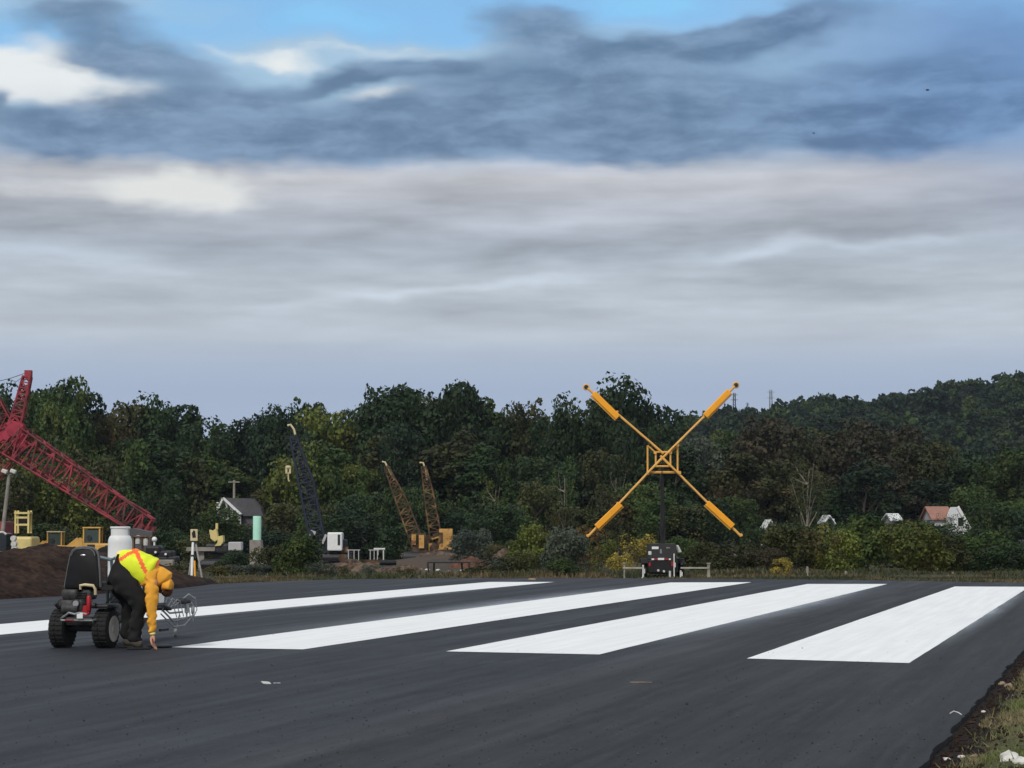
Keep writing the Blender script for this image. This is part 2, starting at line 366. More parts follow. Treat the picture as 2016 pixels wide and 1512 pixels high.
M['orange'] = mat('orange cloth', (.82, .38, .040), .85, var=.12, nscale=9)
M['skin'] = mat('skin', (.55, .27, .18), .6, var=.1, nscale=14)
M['glove'] = mat('orange work glove', (.62, .22, .09), .8, var=.15, nscale=14)
M['vest'] = mat('neon vest', (.78, .88, .03), .7, var=.08, nscale=7)
M['vest_orange'] = mat('vest orange tape', (.95, .15, .035), .6, var=.1, nscale=9)
M['vest_pale'] = mat('vest pale trim', (.85, .75, .25), .6, var=.1, nscale=9)
M['trousers'] = mat('black work trousers', (.010, .010, .010), .9, var=.3, nscale=9)
M['boot'] = mat('worn boots', (.07, .06, .048), .9, var=.35, nscale=14)
M['hair'] = mat('brown beard', (.06, .025, .012), .9)
M['tank'] = mat('white cylinder paint', (.70, .71, .70), .45, var=.06, nscale=5)
M['stone'] = mat('pale stone', (.55, .54, .5), .9, var=.3, nscale=10, bump=.4)
M['brown_stone'] = mat('tan stone', (.26, .19, .13), .9, var=.3, nscale=10, bump=.4)
M['gun'] = mat('grey hose', (.30, .31, .31), .6, .2, var=.3, nscale=14)

# pavement
def asphalt():
    m = bpy.data.materials.new('asphalt'); m.use_nodes = True; nt = m.node_tree; N = nt.nodes; L = nt.links
    b = N['Principled BSDF']; b.inputs['Specular IOR Level'].default_value = .24
    tc = N.new('ShaderNodeTexCoord')
    def mp(sc, rot=0):
        q = N.new('ShaderNodeMapping'); q.vector_type = 'TEXTURE'; L.new(tc.outputs['Object'], q.inputs[0]); q.inputs['Rotation'].default_value = (0, 0, R(-rot)); q.inputs['Scale'].default_value = tuple(1/k for k in sc); return q.outputs[0]
    def nz(v, s, d=4, r=.6):
        n = N.new('ShaderNodeTexNoise'); L.new(v, n.inputs['Vector']); n.inputs['Scale'].default_value = s; n.inputs['Detail'].default_value = d; n.inputs['Roughness'].default_value = r; return n.outputs[0]
    def rg(v, a, b_, c, d):
        n = N.new('ShaderNodeMapRange'); L.new(v, n.inputs[0]); n.inputs[1].default_value = a; n.inputs[2].default_value = b_; n.inputs[3].default_value = c; n.inputs[4].default_value = d; return n.outputs[0]
    def mul(a, b_):
        n = N.new('ShaderNodeMath'); n.operation = 'MULTIPLY'; L.new(a, n.inputs[0]); L.new(b_, n.inputs[1]); return n.outputs[0]
    def mixc(f, a, b_):
        n = N.new('ShaderNodeMix'); n.data_type = 'RGBA'; L.new(f, n.inputs[0])
        for i, v in ((6, a), (7, b_)):
            if isinstance(v, tuple): n.inputs[i].default_value = v+(1,)
            else: L.new(v, n.inputs[i])
        return n.outputs[2]
    along = mp((1, .045, 1), 14.6)          # x' across the stripes, y' along them
    st = nz(along, 2.2, 4, .6); st2 = nz(along, 9, 3)
    big = nz(mp((1, 1, 1)), .25, 4); grain = nz(mp((1, 1, 1)), 22, 5, .8); fleck = nz(mp((1, 1, 1)), 34, 2, .7); pits = nz(mp((1, 1, 1)), 27, 2, .7); mott = nz(mp((1, .6, 1)), 3.2, 5, .65)
    col = mixc(rg(big, .35, .65, 0, 1), (.014, .0165, .022), (.020, .0225, .029))
    # older, browner and darker lane on the near right side
    sep = N.new('ShaderNodeSeparateXYZ'); L.new(mp((1, 1, 1), 14.6), sep.inputs[0])
    wob = N.new('ShaderNodeMath'); wob.operation = 'MULTIPLY_ADD'; L.new(nz(along, 1.2), wob.inputs[0]); wob.inputs[1].default_value = .7; L.new(sep.outputs[0], wob.inputs[2])
    lane = rg(wob.outputs[0], LANE+.28, LANE+.42, 0, .85)
    col = mixc(mul(rg(wob.outputs[0], LANE-.25, LANE+.25, 0, .75), rg(wob.outputs[0], LANE+.30, LANE+.45, 1, 0)), col, (.032, .032, .034))
    col = mixc(lane, col, (.0155, .0165, .0170))
    col = mixc(rg(mul(st, st2), .27, .42, 0, .32), col, (.060, .067, .082))       # pale rolled streaks
    col = mixc(rg(st2, .62, .75, 0, .5), col, (.022, .024, .03))
    col = mixc(rg(fleck, .68, .76, 0, .6), col, (.11, .108, .105))                # aggregate flecks
    col = mixc(rg(pits, .34, .26, 0, .8), col, (.008, .009, .010))
    g = N.new('ShaderNodeVectorMath'); g.operation = 'SCALE'; L.new(col, g.inputs[0]); L.new(mul(rg(grain, .3, .7, .5, 1.5), rg(mott, .3, .7, .80, 1.2)), g.inputs['Scale'])
    L.new(g.outputs[0], b.inputs['Base Color'])
    L.new(rg(st, .3, .7, .56, .84), b.inputs['Roughness'])
    bp = N.new('ShaderNodeBump'); bp.inputs['Strength'].default_value = .6; bp.inputs['Distance'].default_value = .006; L.new(grain, bp.inputs['Height']); L.new(bp.outputs[0], b.inputs['Normal'])
    return m
# signed distance across the runway, measured in the rotated frame of the mapping above
def across(v):
    a = R(14.6); return v.x*math.cos(a) - v.y*math.sin(a)
LANE = across(G0(1059, 1364)) 
M['asphalt'] = asphalt()

# ------------------------------------------------------------------ ground, pavement, stripes
def ground_h(x, y):
    base = -.05
    if y < 60 and x > 0 and 0 < across(Vector((x, y, 0))) - EDGE < .2: base = -.03
    far = -1.30*sstep(60, 150, y)
    v = base + far
    if 40 < y < 400:
        v += .22*mnoise.noise(Vector((x*.09, y*.07, 3)))*sstep(60, 80, y) + .07*mnoise.noise(Vector((x*.5, y*.4, 9)))*sstep(60, 66, y)
    # bank of spoil in the yard below the rusty cranes
    v += .75*math.exp(-(((x+3.0)/3.6)**2 + ((y-120)/13)**2))
    v += .45*math.exp(-(((x+8)/5.5)**2 + ((y-135)/12)**2))
    if y > 230: v += (y-230)*.012
    # near verge: uneven turf beside the edge
    e = across(Vector((x, y, 0))) - EDGE
    if y < 60 and e > .12:
        v += sstep(.12, .5, e)*(.05 + .018*mnoise.noise(Vector((x*14, y*11, 3))) + .035*mnoise.noise(Vector((x*2.3, y*1.9, 0))) + .02*mnoise.noise(Vector((x*7, y*6, 0))))
    return v
EDGE = across(G0(1815, 1505))
def axis(vals): return sorted(set(round(v, 3) for v in vals))
def make_ground():
    xs = axis(list(np.arange(-40, 45, .8)) + list(np.arange(1, 9, .12)) + list(-np.geomspace(45, 2500, 22)) + list(np.geomspace(45, 2500, 22)))
    ys = axis(list(np.arange(9, 30, .15)) + list(np.arange(30, 60, 1.5)) + list(np.arange(60, 160, 1.0)) + list(np.geomspace(165, 4000, 26)) + list(-np.geomspace(3, 600, 10)) + [3, 6])
    vs = [(x, y, ground_h(x, y)) for y in ys for x in xs]; nx = len(xs)
    fs = [(j*nx+i, j*nx+i+1, (j+1)*nx+i+1, (j+1)*nx+i) for j in range(len(ys)-1) for i in range(nx-1)]
    me = bpy.data.meshes.new('ground'); me.from_pydata(vs, [], fs)
    me.polygons.foreach_set('use_smooth', [True]*len(me.polygons))
    m = bpy.data.materials.new('ground soil and turf'); m.use_nodes = True; nt = m.node_tree; N = nt.nodes; L = nt.links
    b = N['Principled BSDF']; b.inputs['Roughness'].default_value = .95; b.inputs['Specular IOR Level'].default_value = .15
    tc = N.new('ShaderNodeTexCoord')
    def nz(s, d=5, sc=(1, 1, 1)):
        q = N.new('ShaderNodeMapping'); L.new(tc.outputs['Object'], q.inputs[0]); q.inputs['Scale'].default_value = sc
        n = N.new('ShaderNodeTexNoise'); L.new(q.outputs[0], n.inputs['Vector']); n.inputs['Scale'].default_value = s; n.inputs['Detail'].default_value = d; n.inputs['Roughness'].default_value = .65; return n.outputs[0]
    def step(v, a, b_):
        n = N.new('ShaderNodeMapRange'); n.interpolation_type = 'SMOOTHSTEP'; L.new(v, n.inputs[0]); n.inputs[1].default_value = a; n.inputs[2].default_value = b_; return n.outputs[0]
    def mixc(f, a, b_):
        n = N.new('ShaderNodeMix'); n.data_type = 'RGBA'; L.new(f, n.inputs[0])
        for i, v in ((6, a), (7, b_)):
            if isinstance(v, tuple): n.inputs[i].default_value = v+(1,)
            else: L.new(v, n.inputs[i])
        return n.outputs[2]
    c = mixc(step(nz(.35), .42, .6), (.050, .050, .022), (.085, .062, .040))
    c = mixc(step(nz(1.6), .5, .62), c, (.035, .045, .015))
    c = mixc(step(nz(7), .5, .7), c, (.10, .085, .055))
    # bare grey-brown spoil of the yard
    sp = N.new('ShaderNodeSeparateXYZ'); L.new(tc.outputs['Object'], sp.inputs[0])
    def mth(op, a, b_):
        n = N.new('ShaderNodeMath'); n.operation = op
        for i, v in ((0, a), (1, b_)):
            if isinstance(v, float): n.inputs[i].default_value = v
            else: L.new(v, n.inputs[i])
        return n.outputs[0]
    yard = mth('MULTIPLY', mth('MULTIPLY', step(sp.outputs[1], 80, 95), step(sp.outputs[1], 190, 160)), mth('MULTIPLY', step(sp.outputs[0], -26, -16), step(mth('ADD', sp.outputs[0], mth('MULTIPLY', nz(.3), 3.0)), 2.5, .5)))
    yc = mixc(step(nz(.5, 5, (1, .25, 1)), .42, .58), (.090, .062, .045), (.060, .052, .040))
    c = mixc(yard, c, yc)
    # strip beside the near pavement edge: dark soil, then turf
    dx = mth('SUBTRACT', mth('SUBTRACT', mth('MULTIPLY', sp.outputs[0], math.cos(R(14.6))), mth('MULTIPLY', sp.outputs[1], math.sin(R(14.6)))), EDGE)
    near = mth('MULTIPLY', step(sp.outputs[1], 60, 50), step(dx, 40, 30))
    dxw = mth('ADD', dx, mth('MULTIPLY', mth('SUBTRACT', nz(3.0), .5), .7))
    v = mixc(step(nz(2.2), .46, .58), (.075, .082, .032), (.12, .11, .055))
    v = mixc(step(nz(3.1, 4), .56, .62), v, (.020, .012, .008))
    v = mixc(step(dxw, .34, .18), v, (.016, .011, .009))
    c = mixc(near, c, v)
    fn = nz(40, 4); mr = N.new('ShaderNodeMapRange'); L.new(fn, mr.inputs[0]); mr.inputs[1].default_value = .3; mr.inputs[2].default_value = .7; mr.inputs[3].default_value = .6; mr.inputs[4].default_value = 1.4
    g = N.new('ShaderNodeVectorMath'); g.operation = 'SCALE'; L.new(c, g.inputs[0]); L.new(mr.outputs[0], g.inputs['Scale']); L.new(g.outputs[0], b.inputs['Base Color'])
    bp = N.new('ShaderNodeBump'); bp.inputs['Strength'].default_value = .8; bp.inputs['Distance'].default_value = .03; L.new(fn, bp.inputs['Height']); L.new(bp.outputs[0], b.inputs['Normal'])
    me.materials.append(m)
    o = bpy.data.objects.new('ground', me); COL.objects.link(o)
    tag(o, 'soil and rough turf around and beyond the dark pavement', 'ground', kind='structure')
make_ground()

def ga(e, y):                                    # ground point at signed distance e from the right pavement edge
    a = R(14.6); x = (EDGE + e + y*math.sin(a))/math.cos(a); return Vector((x, y, 0))
def make_pavement():
    far = [(2130, 1149), (2016, 1147), (1800, 1143.5), (1600, 1141), (1400, 1139), (1200, 1138), (1000, 1138), (800, 1139), (650, 1141), (520, 1145), (400, 1151), (330, 1158), (250, 1165), (170, 1171), (80, 1176), (0, 1180), (-150, 1186), (-600, 1200)]
    pts = [G0(*p) for p in far]
    out = []
    # wavy right edge, close to far
    ys = list(np.arange(-30, 9, 4)) + list(np.arange(9, 30, .12)) + list(np.arange(30, 54, 1.0))
    for y in ys:
        j = .05*mnoise.noise(Vector((y*1.3, 0, 5))) + .03*mnoise.noise(Vector((y*6, 0, 1)))
        out.append(ga(j, y))
    fr = []
    for a, b in zip(pts[:-1], pts[1:]):
        k = max(2, int((b-a).length/.4)) if abs(b.x) < 20 else 2
        for i in range(k):
            q = a.lerp(b, i/k); q.y += .25*mnoise.noise(Vector((q.x*1.1, 3, 3))); fr.append(q)
    out += [ga(0, 55.2)] + fr[1:] + [pts[-1], Vector((-60, 30, 0)), Vector((-60, -30, 0))]
    bm = bmesh.new(); top = [bm.verts.new(v) for v in out]; f = bm.faces.new(top)
    bot = [bm.verts.new(v + Vector((0, 0, -.045))) for v in out]
    n = len(out)
    for i in range(n): bm.faces.new((top[i], bot[i], bot[(i+1) % n], top[(i+1) % n]))
    bmesh.ops.triangulate(bm, faces=[f]); bmesh.ops.recalc_face_normals(bm, faces=bm.faces)
    me = bpy.data.meshes.new('runway'); bm.to_mesh(me); bm.free(); me.materials.append(M['asphalt'])
    if sum(p.normal.z for p in me.polygons) < 0: me.flip_normals()
    o = bpy.data.objects.new('runway', me); COL.objects.link(o)
    tag(o, 'fresh dark asphalt runway surface', 'runway', kind='structure')
make_pavement()

def stripe_mat():
    m = mat('white runway paint', (.83, .845, .84), .65, var=.02, nscale=3)
    nt = m.node_tree; N = nt.nodes; L = nt.links; b = N['Principled BSDF']
    tc = N.new('ShaderNodeTexCoord'); mp = N.new('ShaderNodeMapping'); mp.vector_type = 'TEXTURE'; L.new(tc.outputs['Object'], mp.inputs[0]); mp.inputs['Rotation'].default_value = (0, 0, R(-14.6)); mp.inputs['Scale'].default_value = (1, 33, 1)
    n = N.new('ShaderNodeTexNoise'); L.new(mp.outputs[0], n.inputs['Vector']); n.inputs['Scale'].default_value = 9; n.inputs['Detail'].default_value = 3
    mr = N.new('ShaderNodeMapRange'); L.new(n.outputs[0], mr.inputs[0]); mr.inputs[1].default_value = .3; mr.inputs[2].default_value = .7; mr.inputs[3].default_value = .91; mr.inputs[4].default_value = 1.03
    g = N.new('ShaderNodeVectorMath'); g.operation = 'SCALE'; L.new(b.inputs['Base Color'].links[0].from_socket, g.inputs[0]); L.new(mr.outputs[0], g.inputs['Scale']); L.new(g.outputs[0], b.inputs['Base Color'])
    return m
M['stripe'] = stripe_mat()
def make_stripes():
    a = R(14.6); u = Vector((math.cos(a), -math.sin(a), 0)); t = Vector((math.sin(a), math.cos(a), 0))
    data = [((1470, 1297), (1790, 1306), (2027, 1155.5), (1880, 1155), 'nearest the grass verge, rightmost of the four'),
            ((878, 1283), (1180, 1289), (1747, 1150), (1590, 1150), 'second from the right'),
            ((338, 1275), (597, 1279), (1480, 1146.5), (1320, 1147), 'starting at the crouching painter, second from the left'),
            (None, None, (1092, 1146), (962, 1146), 'passing behind the striping machine, leftmost of the four')]
    for nl, nr, fr, fl, lab in data:
        if nl: A, B = G0(*nl), G0(*nr)
        else:
            A = G0(-70, 1235.3); B = G0(-70, 1256.8)
        D, C = G0(*fl), G0(*fr)
        mb = MB(); n = 60; 
        for i in range(n+1):
            f = i/n; j = .006*mnoise.noise(Vector((f*70, A.x, 0)))
            mb.v.append(tuple(A.lerp(D, f) + u*j + Vector((0, 0, .004)))); mb.v.append(tuple(B.lerp(C, f) - u*j + Vector((0, 0, .004))))
        for i in range(n): mb.f.append((2*i, 2*i+1, 2*i+3, 2*i+2))
        o = mb.build('runway_stripe', M['stripe'])
        tag(o, 'white painted runway stripe ' + lab, 'road marking', 'white runway stripes', 'structure')
    # pale overspray dusting beside stripe edges
    m = bpy.data.materials.new('paint overspray'); m.use_nodes = True; nt = m.node_tree; N = nt.nodes; L = nt.links
    b = N['Principled BSDF']; b.inputs['Base Color'].default_value = (.45, .50, .56, 1); b.inputs['Roughness'].default_value = .8
    tc = N.new('ShaderNodeTexCoord'); uv = N.new('ShaderNodeSeparateXYZ'); L.new(tc.outputs['UV'], uv.inputs[0])
    n = N.new('ShaderNodeTexNoise'); mp = N.new('ShaderNodeMapping'); L.new(tc.outputs['Object'], mp.inputs[0]); mp.vector_type = 'TEXTURE'; mp.inputs['Rotation'].default_value = (0, 0, -a); mp.inputs['Scale'].default_value = (1, 8, 1); L.new(mp.outputs[0], n.inputs['Vector']); n.inputs['Scale'].default_value = 3; n.inputs['Detail'].default_value = 5
    def mm(op, p, q):
        k = N.new('ShaderNodeMath'); k.operation = op
        for i, v in ((0, p), (1, q)):
            if isinstance(v, (int, float)): k.inputs[i].default_value = v
            else: L.new(v, k.inputs[i])
        return k.outputs[0]
    fall = mm('MULTIPLY', mm('SUBTRACT', 1, uv.outputs[0]), mm('MULTIPLY', mm('MULTIPLY', uv.outputs[1], mm('SUBTRACT', 1, uv.outputs[1])), 4))
    al = mm('MULTIPLY', mm('MULTIPLY', fall, fall), mm('MULTIPLY', n.outputs[0], 1.0))
    L.new(al, b.inputs['Alpha'])
    for nl, fl, side, wd_ in (((338, 1275), (1320, 1147), -1, 1.1), ((1180, 1289), (1747, 1150), 1, .7), ((-70, 1256), (1092, 1146), 1, .5), ((1790, 1306), (2027, 1155.5), 1, .35)):
        A, D = G0(*nl), G0(*fl); mb = MB(); nn = 20
        me = bpy.data.meshes.new('overspray'); vs = []; fs = []; uvs = []
        for i in range(nn+1):
            p = A.lerp(D, i/nn); vs += [p + Vector((0, 0, .002)), p + u*side*wd_ + Vector((0, 0, .002))]; uvs += [(0, i/nn), (1, i/nn)]
        for i in range(nn): fs.append((2*i, 2*i+1, 2*i+3, 2*i+2) if side > 0 else (2*i+1, 2*i, 2*i+2, 2*i+3))
        me.from_pydata(vs, [], fs); ul = me.uv_layers.new(name='UVMap')
        for lp in me.loops: ul.data[lp.index].uv = uvs[lp.vertex_index]
        me.materials.append(m); o = bpy.data.objects.new('paint_overspray', me); COL.objects.link(o)
        tag(o, 'faint pale paint dust on the asphalt beside a stripe', 'paint dust', 'paint dust beside the stripes', 'structure')
make_stripes()
# ------------------------------------------------------------------ foliage
LM = {
 'dark': leafmat('dark green leaves', (.013, .029, .011), (.032, .060, .018), (.056, .082, .022)),
 'deep': leafmat('deep bluish green leaves', (.011, .026, .014), (.026, .050, .022), (.042, .066, .022)),
 'mid': leafmat('mid green leaves', (.024, .048, .012), (.060, .098, .022), (.095, .115, .027)),
 'lime': leafmat('yellow green leaves', (.065, .088, .018), (.125, .150, .028), (.15, .13, .03)),
 'olive': leafmat('olive leaves', (.030, .038, .013), (.064, .070, .020), (.085, .062, .022)),
 'rust': leafmat('rusty brown leaves', (.026, .026, .014), (.050, .040, .020), (.024, .040, .014)),
 'amber': leafmat('orange autumn leaves', (.13, .075, .022), (.20, .10, .028), (.07, .075, .022)),
 'yellow': leafmat('yellow autumn leaves', (.26, .20, .035), (.48, .38, .07), (.13, .13, .03), scale=1.2),
 'grey': leafmat('grey green leaves', (.045, .060, .045), (.085, .10, .07)),
}
def leaf_quads(C, Nn, size, rg):
    n = len(C); Nn = Nn / (np.linalg.norm(Nn, axis=1, keepdims=True)+1e-9)
    t = rg.normal(size=(n, 3)); t -= Nn*(t*Nn).sum(1, keepdims=True); t /= np.linalg.norm(t, axis=1, keepdims=True)+1e-9
    b = np.cross(Nn, t); s = size[:, None]*.5
    k = rg.uniform(.55, 1.15, (n, 4, 1)); 
    V = np.stack([C + (-t*1.0 - b*.25)*s*1.0, C + (t*.15 - b)*s, C + (t*1.1 + b*.2)*s, C + (-t*.1 + b)*s], 1)
    c = C[:, None, :]; return c + (V-c)*k
def crown_data(seed, h, rx, bottom=.22, lobes=34, leaves=6500, size=.34, top='round', flat=1.0):
    rg = np.random.default_rng(seed); cz0, cz1 = h*bottom, h; hz = (cz1-cz0)/2; cz = (cz0+cz1)/2
    L = []
    for i in range(lobes):
        d = rg.normal(size=3); d /= np.linalg.norm(d); q = rg.uniform(.45, .82); d = np.sign(d)*np.abs(d)**.78
        z = d[2]*q; 
        wprof = 1.0 if top == 'round' else (1.0 - .45*max(0, z))
        c = np.array([d[0]*q*rx*wprof, d[1]*q*rx*wprof, cz + z*hz*1.0])
        L.append((c, rx*rg.uniform(.26, .46)*(1 - .12*max(0, z))))
    # outer tufts break the outline
    for i in range(lobes//2):
        d = rg.normal(size=3); d[2] = abs(d[2])*.8 - .15; d /= np.linalg.norm(d); q = rg.uniform(.78, .92)
        L.append((np.array([d[0]*q*rx*.92, d[1]*q*rx*.92, cz+d[2]*q*hz*.96]), rx*rg.uniform(.09, .18)))
    w = np.array([r*r for _, r in L]); w /= w.sum(); idx = rg.choice(len(L), leaves, p=w)
    C0 = np.array([c for c, _ in L])[idx]; r = np.array([r for _, r in L])[idx]
    d = rg.normal(size=(leaves, 3)); d[:, 2] += .25; d /= np.linalg.norm(d, axis=1, keepdims=True)
    rad = r*np.where(rg.random(leaves) < .8, rg.uniform(.86, 1.06, leaves), rg.uniform(.5, 1.2, leaves))
    C = C0 + d*rad[:, None]*np.array([1, 1, .8*flat])
    Nn = d + rg.normal(size=(leaves, 3))*.55
    # keep inside plausible bounds, drop a few to open gaps
    gap = np.array([mnoise.noise(Vector(p*(2.2/rx))) for p in C]); keep = gap > -.32
    C, Nn = C[keep], Nn[keep]
    C[:, 2] *= h/np.quantile(C[:, 2], .997)
    rr = np.quantile(np.hypot(C[:, 0], C[:, 1]), .985); C[:, :2] *= rx/rr
    return leaf_quads(C, Nn, size*rg.uniform(.55, 1.5, len(C)), rg), L
def trunk_mb(seed, h, rx, L, r0=.26, lean=.3):
    rd = random.Random(seed); mb = MB(); pts = []; x = y = 0
    for i in range(7):
        t = i/6; pts.append(Vector((x, y, t*h*.80))); x += rd.uniform(-lean, lean); y += rd.uniform(-lean, lean)
    mb.tube(pts, [r0*(1.35 if i == 0 else 1-.82*i/6) for i in range(7)], 7)
    for c, r in rd.sample(L, min(11, len(L))):
        k = rd.randint(2, 5); p = pts[k]; q = Vector(c)
        if q.z < p.z: p = pts[1]
        mid = p.lerp(q, .5) + Vector((rd.uniform(-.4, .4), rd.uniform(-.4, .4), rd.uniform(-.2, .5)))
        mb.tube([p, mid, q], [r0*.42, r0*.26, r0*.08], 5)
    return mb
PROTO = {}
def proto(kind, seed, h, rx, trunk=True, **kw):
    q, L = crown_data(seed, h, rx, **kw)
    co = quads('crown', q, LM['dark']); me = co.data; bpy.data.objects.remove(co)
    tm = None
    if trunk:
        to = trunk_mb(seed, h, rx, L, r0=h*.018+.02).build('trunk', M['bark'], smooth=True); tm = to.data; bpy.data.objects.remove(to)
    PROTO.setdefault(kind, []).append((me, tm, h, rx))
for s_ in (11, 12, 13, 14): proto('oak', s_, 14, 5.2, lobes=38, leaves=10500, size=.38, bottom=.12)
for s_ in (21, 22, 23): proto('tall', s_, 14, 3.4, lobes=32, leaves=8500, size=.36, bottom=.10, top='cone')
for s_ in (31, 32, 33): proto('round', s_, 8, 3.6, lobes=26, leaves=6000, size=.28, bottom=.04)
proto('sparse', 41, 12, 3.6, lobes=20, leaves=1500, size=.26, bottom=.25)
for s_ in (51, 52, 53, 54): proto('bush', s_, 2.6, 1.7, lobes=22, leaves=5200, size=.13, bottom=-.08)
for s_ in (61, 62): proto('wispy', s_, 2.4, 1.3, lobes=16, leaves=1700, size=.12, bottom=.02)
TREES = []
def plant_tree(name, kind, x, y, h, width, leaf, label, cat='tree', group=None, bark=None, zoff=-.1, pi=None, rz=None):
    me, tm, ph, prx = PROTO[kind][pi if pi is not None else random.randrange(len(PROTO[kind]))]
    gz = ground_h(x, y)
    e = empty(name, label, cat, (x, y, gz+zoff), random.uniform(0, 6.28) if rz is None else rz, group)
    sx = width/(2*prx)*1.0; e.scale = (sx, sx, h/ph)
    c = bpy.data.objects.new('crown' if cat == 'tree' else 'foliage', me); COL.objects.link(c); c.parent = e
    c.material_slots[0].link = 'OBJECT'; c.material_slots[0].material = LM[leaf]
    if tm:
        t = bpy.data.objects.new('trunk' if cat == 'tree' else 'stem', tm); COL.objects.link(t); t.parent = e
        if bark: t.material_slots[0].link = 'OBJECT'; t.material_slots[0].material = M[bark]
    TREES.append(e); return e
LEAFWORD = {'dark': 'dark green', 'deep': 'deep bluish green', 'mid': 'mid green', 'lime': 'yellow-green', 'olive': 'olive', 'rust': 'rusty brown', 'amber': 'orange tinged', 'yellow': 'yellow', 'grey': 'grey-green'}
def region(px):
    for lim, w in ((330, 'behind the red lattice crane'), (560, 'behind the grey roofed house'), (740, 'behind the dark slate crane'), (900, 'behind the rusty cranes'),
                   (1120, 'left of the yellow cross marker'), (1480, 'behind the yellow cross marker'), (1800, 'right of the cross marker')):
        if px < lim: return w
    return 'behind the terracotta roofed house'
def tree_px(px, top, wpx, Y, leaf, kind='oak', tier='in the wood', label=None, **kw):
    g = W(px, 1100, Y); gz = ground_h(g.x, Y); z = W(px, top, Y).z
    h = (z-gz+.1);  wpx = wpx*1.15; lab = label or '%s broadleaf tree %s %s' % (LEAFWORD[leaf], tier, region(px))
    grp = kw.pop('group', 'trees %s %s' % (tier, region(px)))
    return plant_tree('broadleaf_tree', kind, g.x, Y, h, wpx/PXM(Y), leaf, lab, 'tree', grp, **kw)

def SKYLINE(px):
    pts = [(-300, 770), (0, 768), (60, 755), (120, 750), (165, 768), (195, 792), (240, 794), (300, 786), (350, 800), (385, 822), (430, 834), (475, 824), (520, 812), (560, 802), (610, 802), (660, 806), (705, 800), (740, 778), (780, 764), (820, 775), (850, 796), (880, 764), (910, 760), (955, 775), (975, 800), (1020, 796), (1060, 805), (1090, 788), (1130, 786), (1155, 802), (1185, 765), (1240, 750), (1290, 775), (1325, 810), (1345, 850), (1380, 862), (1440, 852), (1500, 835), (1560, 826), (1620, 845), (1690, 832), (1740, 838), (1800, 865), (1850, 885), (1950, 890), (2016, 885), (2300, 880)]
    return float(np.interp(px, *zip(*pts)))
# skyline trees, read off the photograph's wood edge
front = [(-60, 772, 190, 'dark', 'oak'), (28, 762, 150, 'dark', 'oak'), (112, 748, 150, 'mid', 'oak'), (165, 775, 110, 'dark', 'tall'), (225, 795, 120, 'olive', 'oak'), (262, 800, 110, 'olive', 'tall'), (305, 783, 150, 'dark', 'oak'), (352, 800, 120, 'deep', 'tall'),
 (400, 828, 130, 'dark', 'oak'), (448, 838, 120, 'mid', 'tall'), (495, 820, 130, 'deep', 'oak'), (545, 803, 130, 'deep', 'oak'), (590, 805, 110, 'dark', 'tall'), (640, 806, 150, 'lime', 'oak'), (612, 795, 80, 'deep', 'tall'),
 (700, 800, 120, 'dark', 'oak'), (775, 762, 175, 'dark', 'oak'), (835, 785, 120, 'olive', 'tall'), (905, 758, 165, 'dark', 'oak'), (955, 785, 110, 'dark', 'tall'), (1010, 798, 130, 'olive', 'oak'), (1058, 806, 100, 'olive', 'tall'),
 (1105, 784, 120, 'dark', 'oak'), (1155, 808, 110, 'mid', 'tall'), (1236, 746, 185, 'dark', 'oak'), (1195, 772, 110, 'dark', 'oak'), (1300, 838, 130, 'deep', 'oak'), (1372, 862, 110, 'grey', 'oak'), (1435, 850, 120, 'mid', 'oak'), (1482, 845, 110, 'rust', 'oak'),
 (1530, 824, 170, 'rust', 'oak'), (1600, 850, 130, 'olive', 'oak'), (1645, 845, 130, 'dark', 'tall'), (1700, 830, 180, 'rust', 'oak'), (1760, 845, 150, 'rust', 'oak'), (1820, 870, 150, 'olive', 'oak'), (1880, 890, 150, 'deep', 'oak'), (1940, 900, 140, 'dark', 'oak'), (2000, 880, 150, 'mid', 'oak'), (2070, 880, 160, 'dark', 'oak')]
for i, (px, top, w, leaf, kind) in enumerate(front):
    tree_px(px, top, w, 204 + (i*7) % 11 + (6 if kind == 'tall' else 0), leaf, kind, 'in the tall wood edge', bark='bark_pale' if i % 3 == 0 else None)
# second rank fills the wall from below
TIER2 = {}
rd = random.Random(5)
px = -70
while px < 2110:
    sk = SKYLINE(px); top = sk + rd.uniform(45, 130)
    leaf = rd.choice(['dark', 'dark', 'deep', 'mid', 'olive', 'dark', 'mid']) if px < 1350 else rd.choice(['rust', 'dark', 'deep', 'olive', 'dark', 'mid'])
    if 560 < px < 730: leaf = rd.choice(['lime', 'mid', 'dark'])
    if 470 < px < 570: leaf = rd.choice(['amber', 'rust', 'olive']); top += 60
    if 930 < px < 1010: leaf = rd.choice(['mid', 'lime', 'dark'])
    if px < 60: leaf = rd.choice(['olive', 'lime', 'mid'])
    tree_px(px, top, rd.uniform(100, 150), 194 + rd.uniform(-4, 5), leaf, rd.choice(['oak', 'tall', 'round']), 'in the second rank', bark='bark_pale' if rd.random() < .4 else None)
    px += rd.uniform(34, 52)
# dark rank behind closes the gaps
px = -90
while px < 2130:
    tree_px(px, SKYLINE(px) + rd.uniform(14, 50), rd.uniform(130, 180), 224 + rd.uniform(-4, 4), rd.choice(['dark', 'deep']), 'oak', 'deep inside the wood')
    px += 66
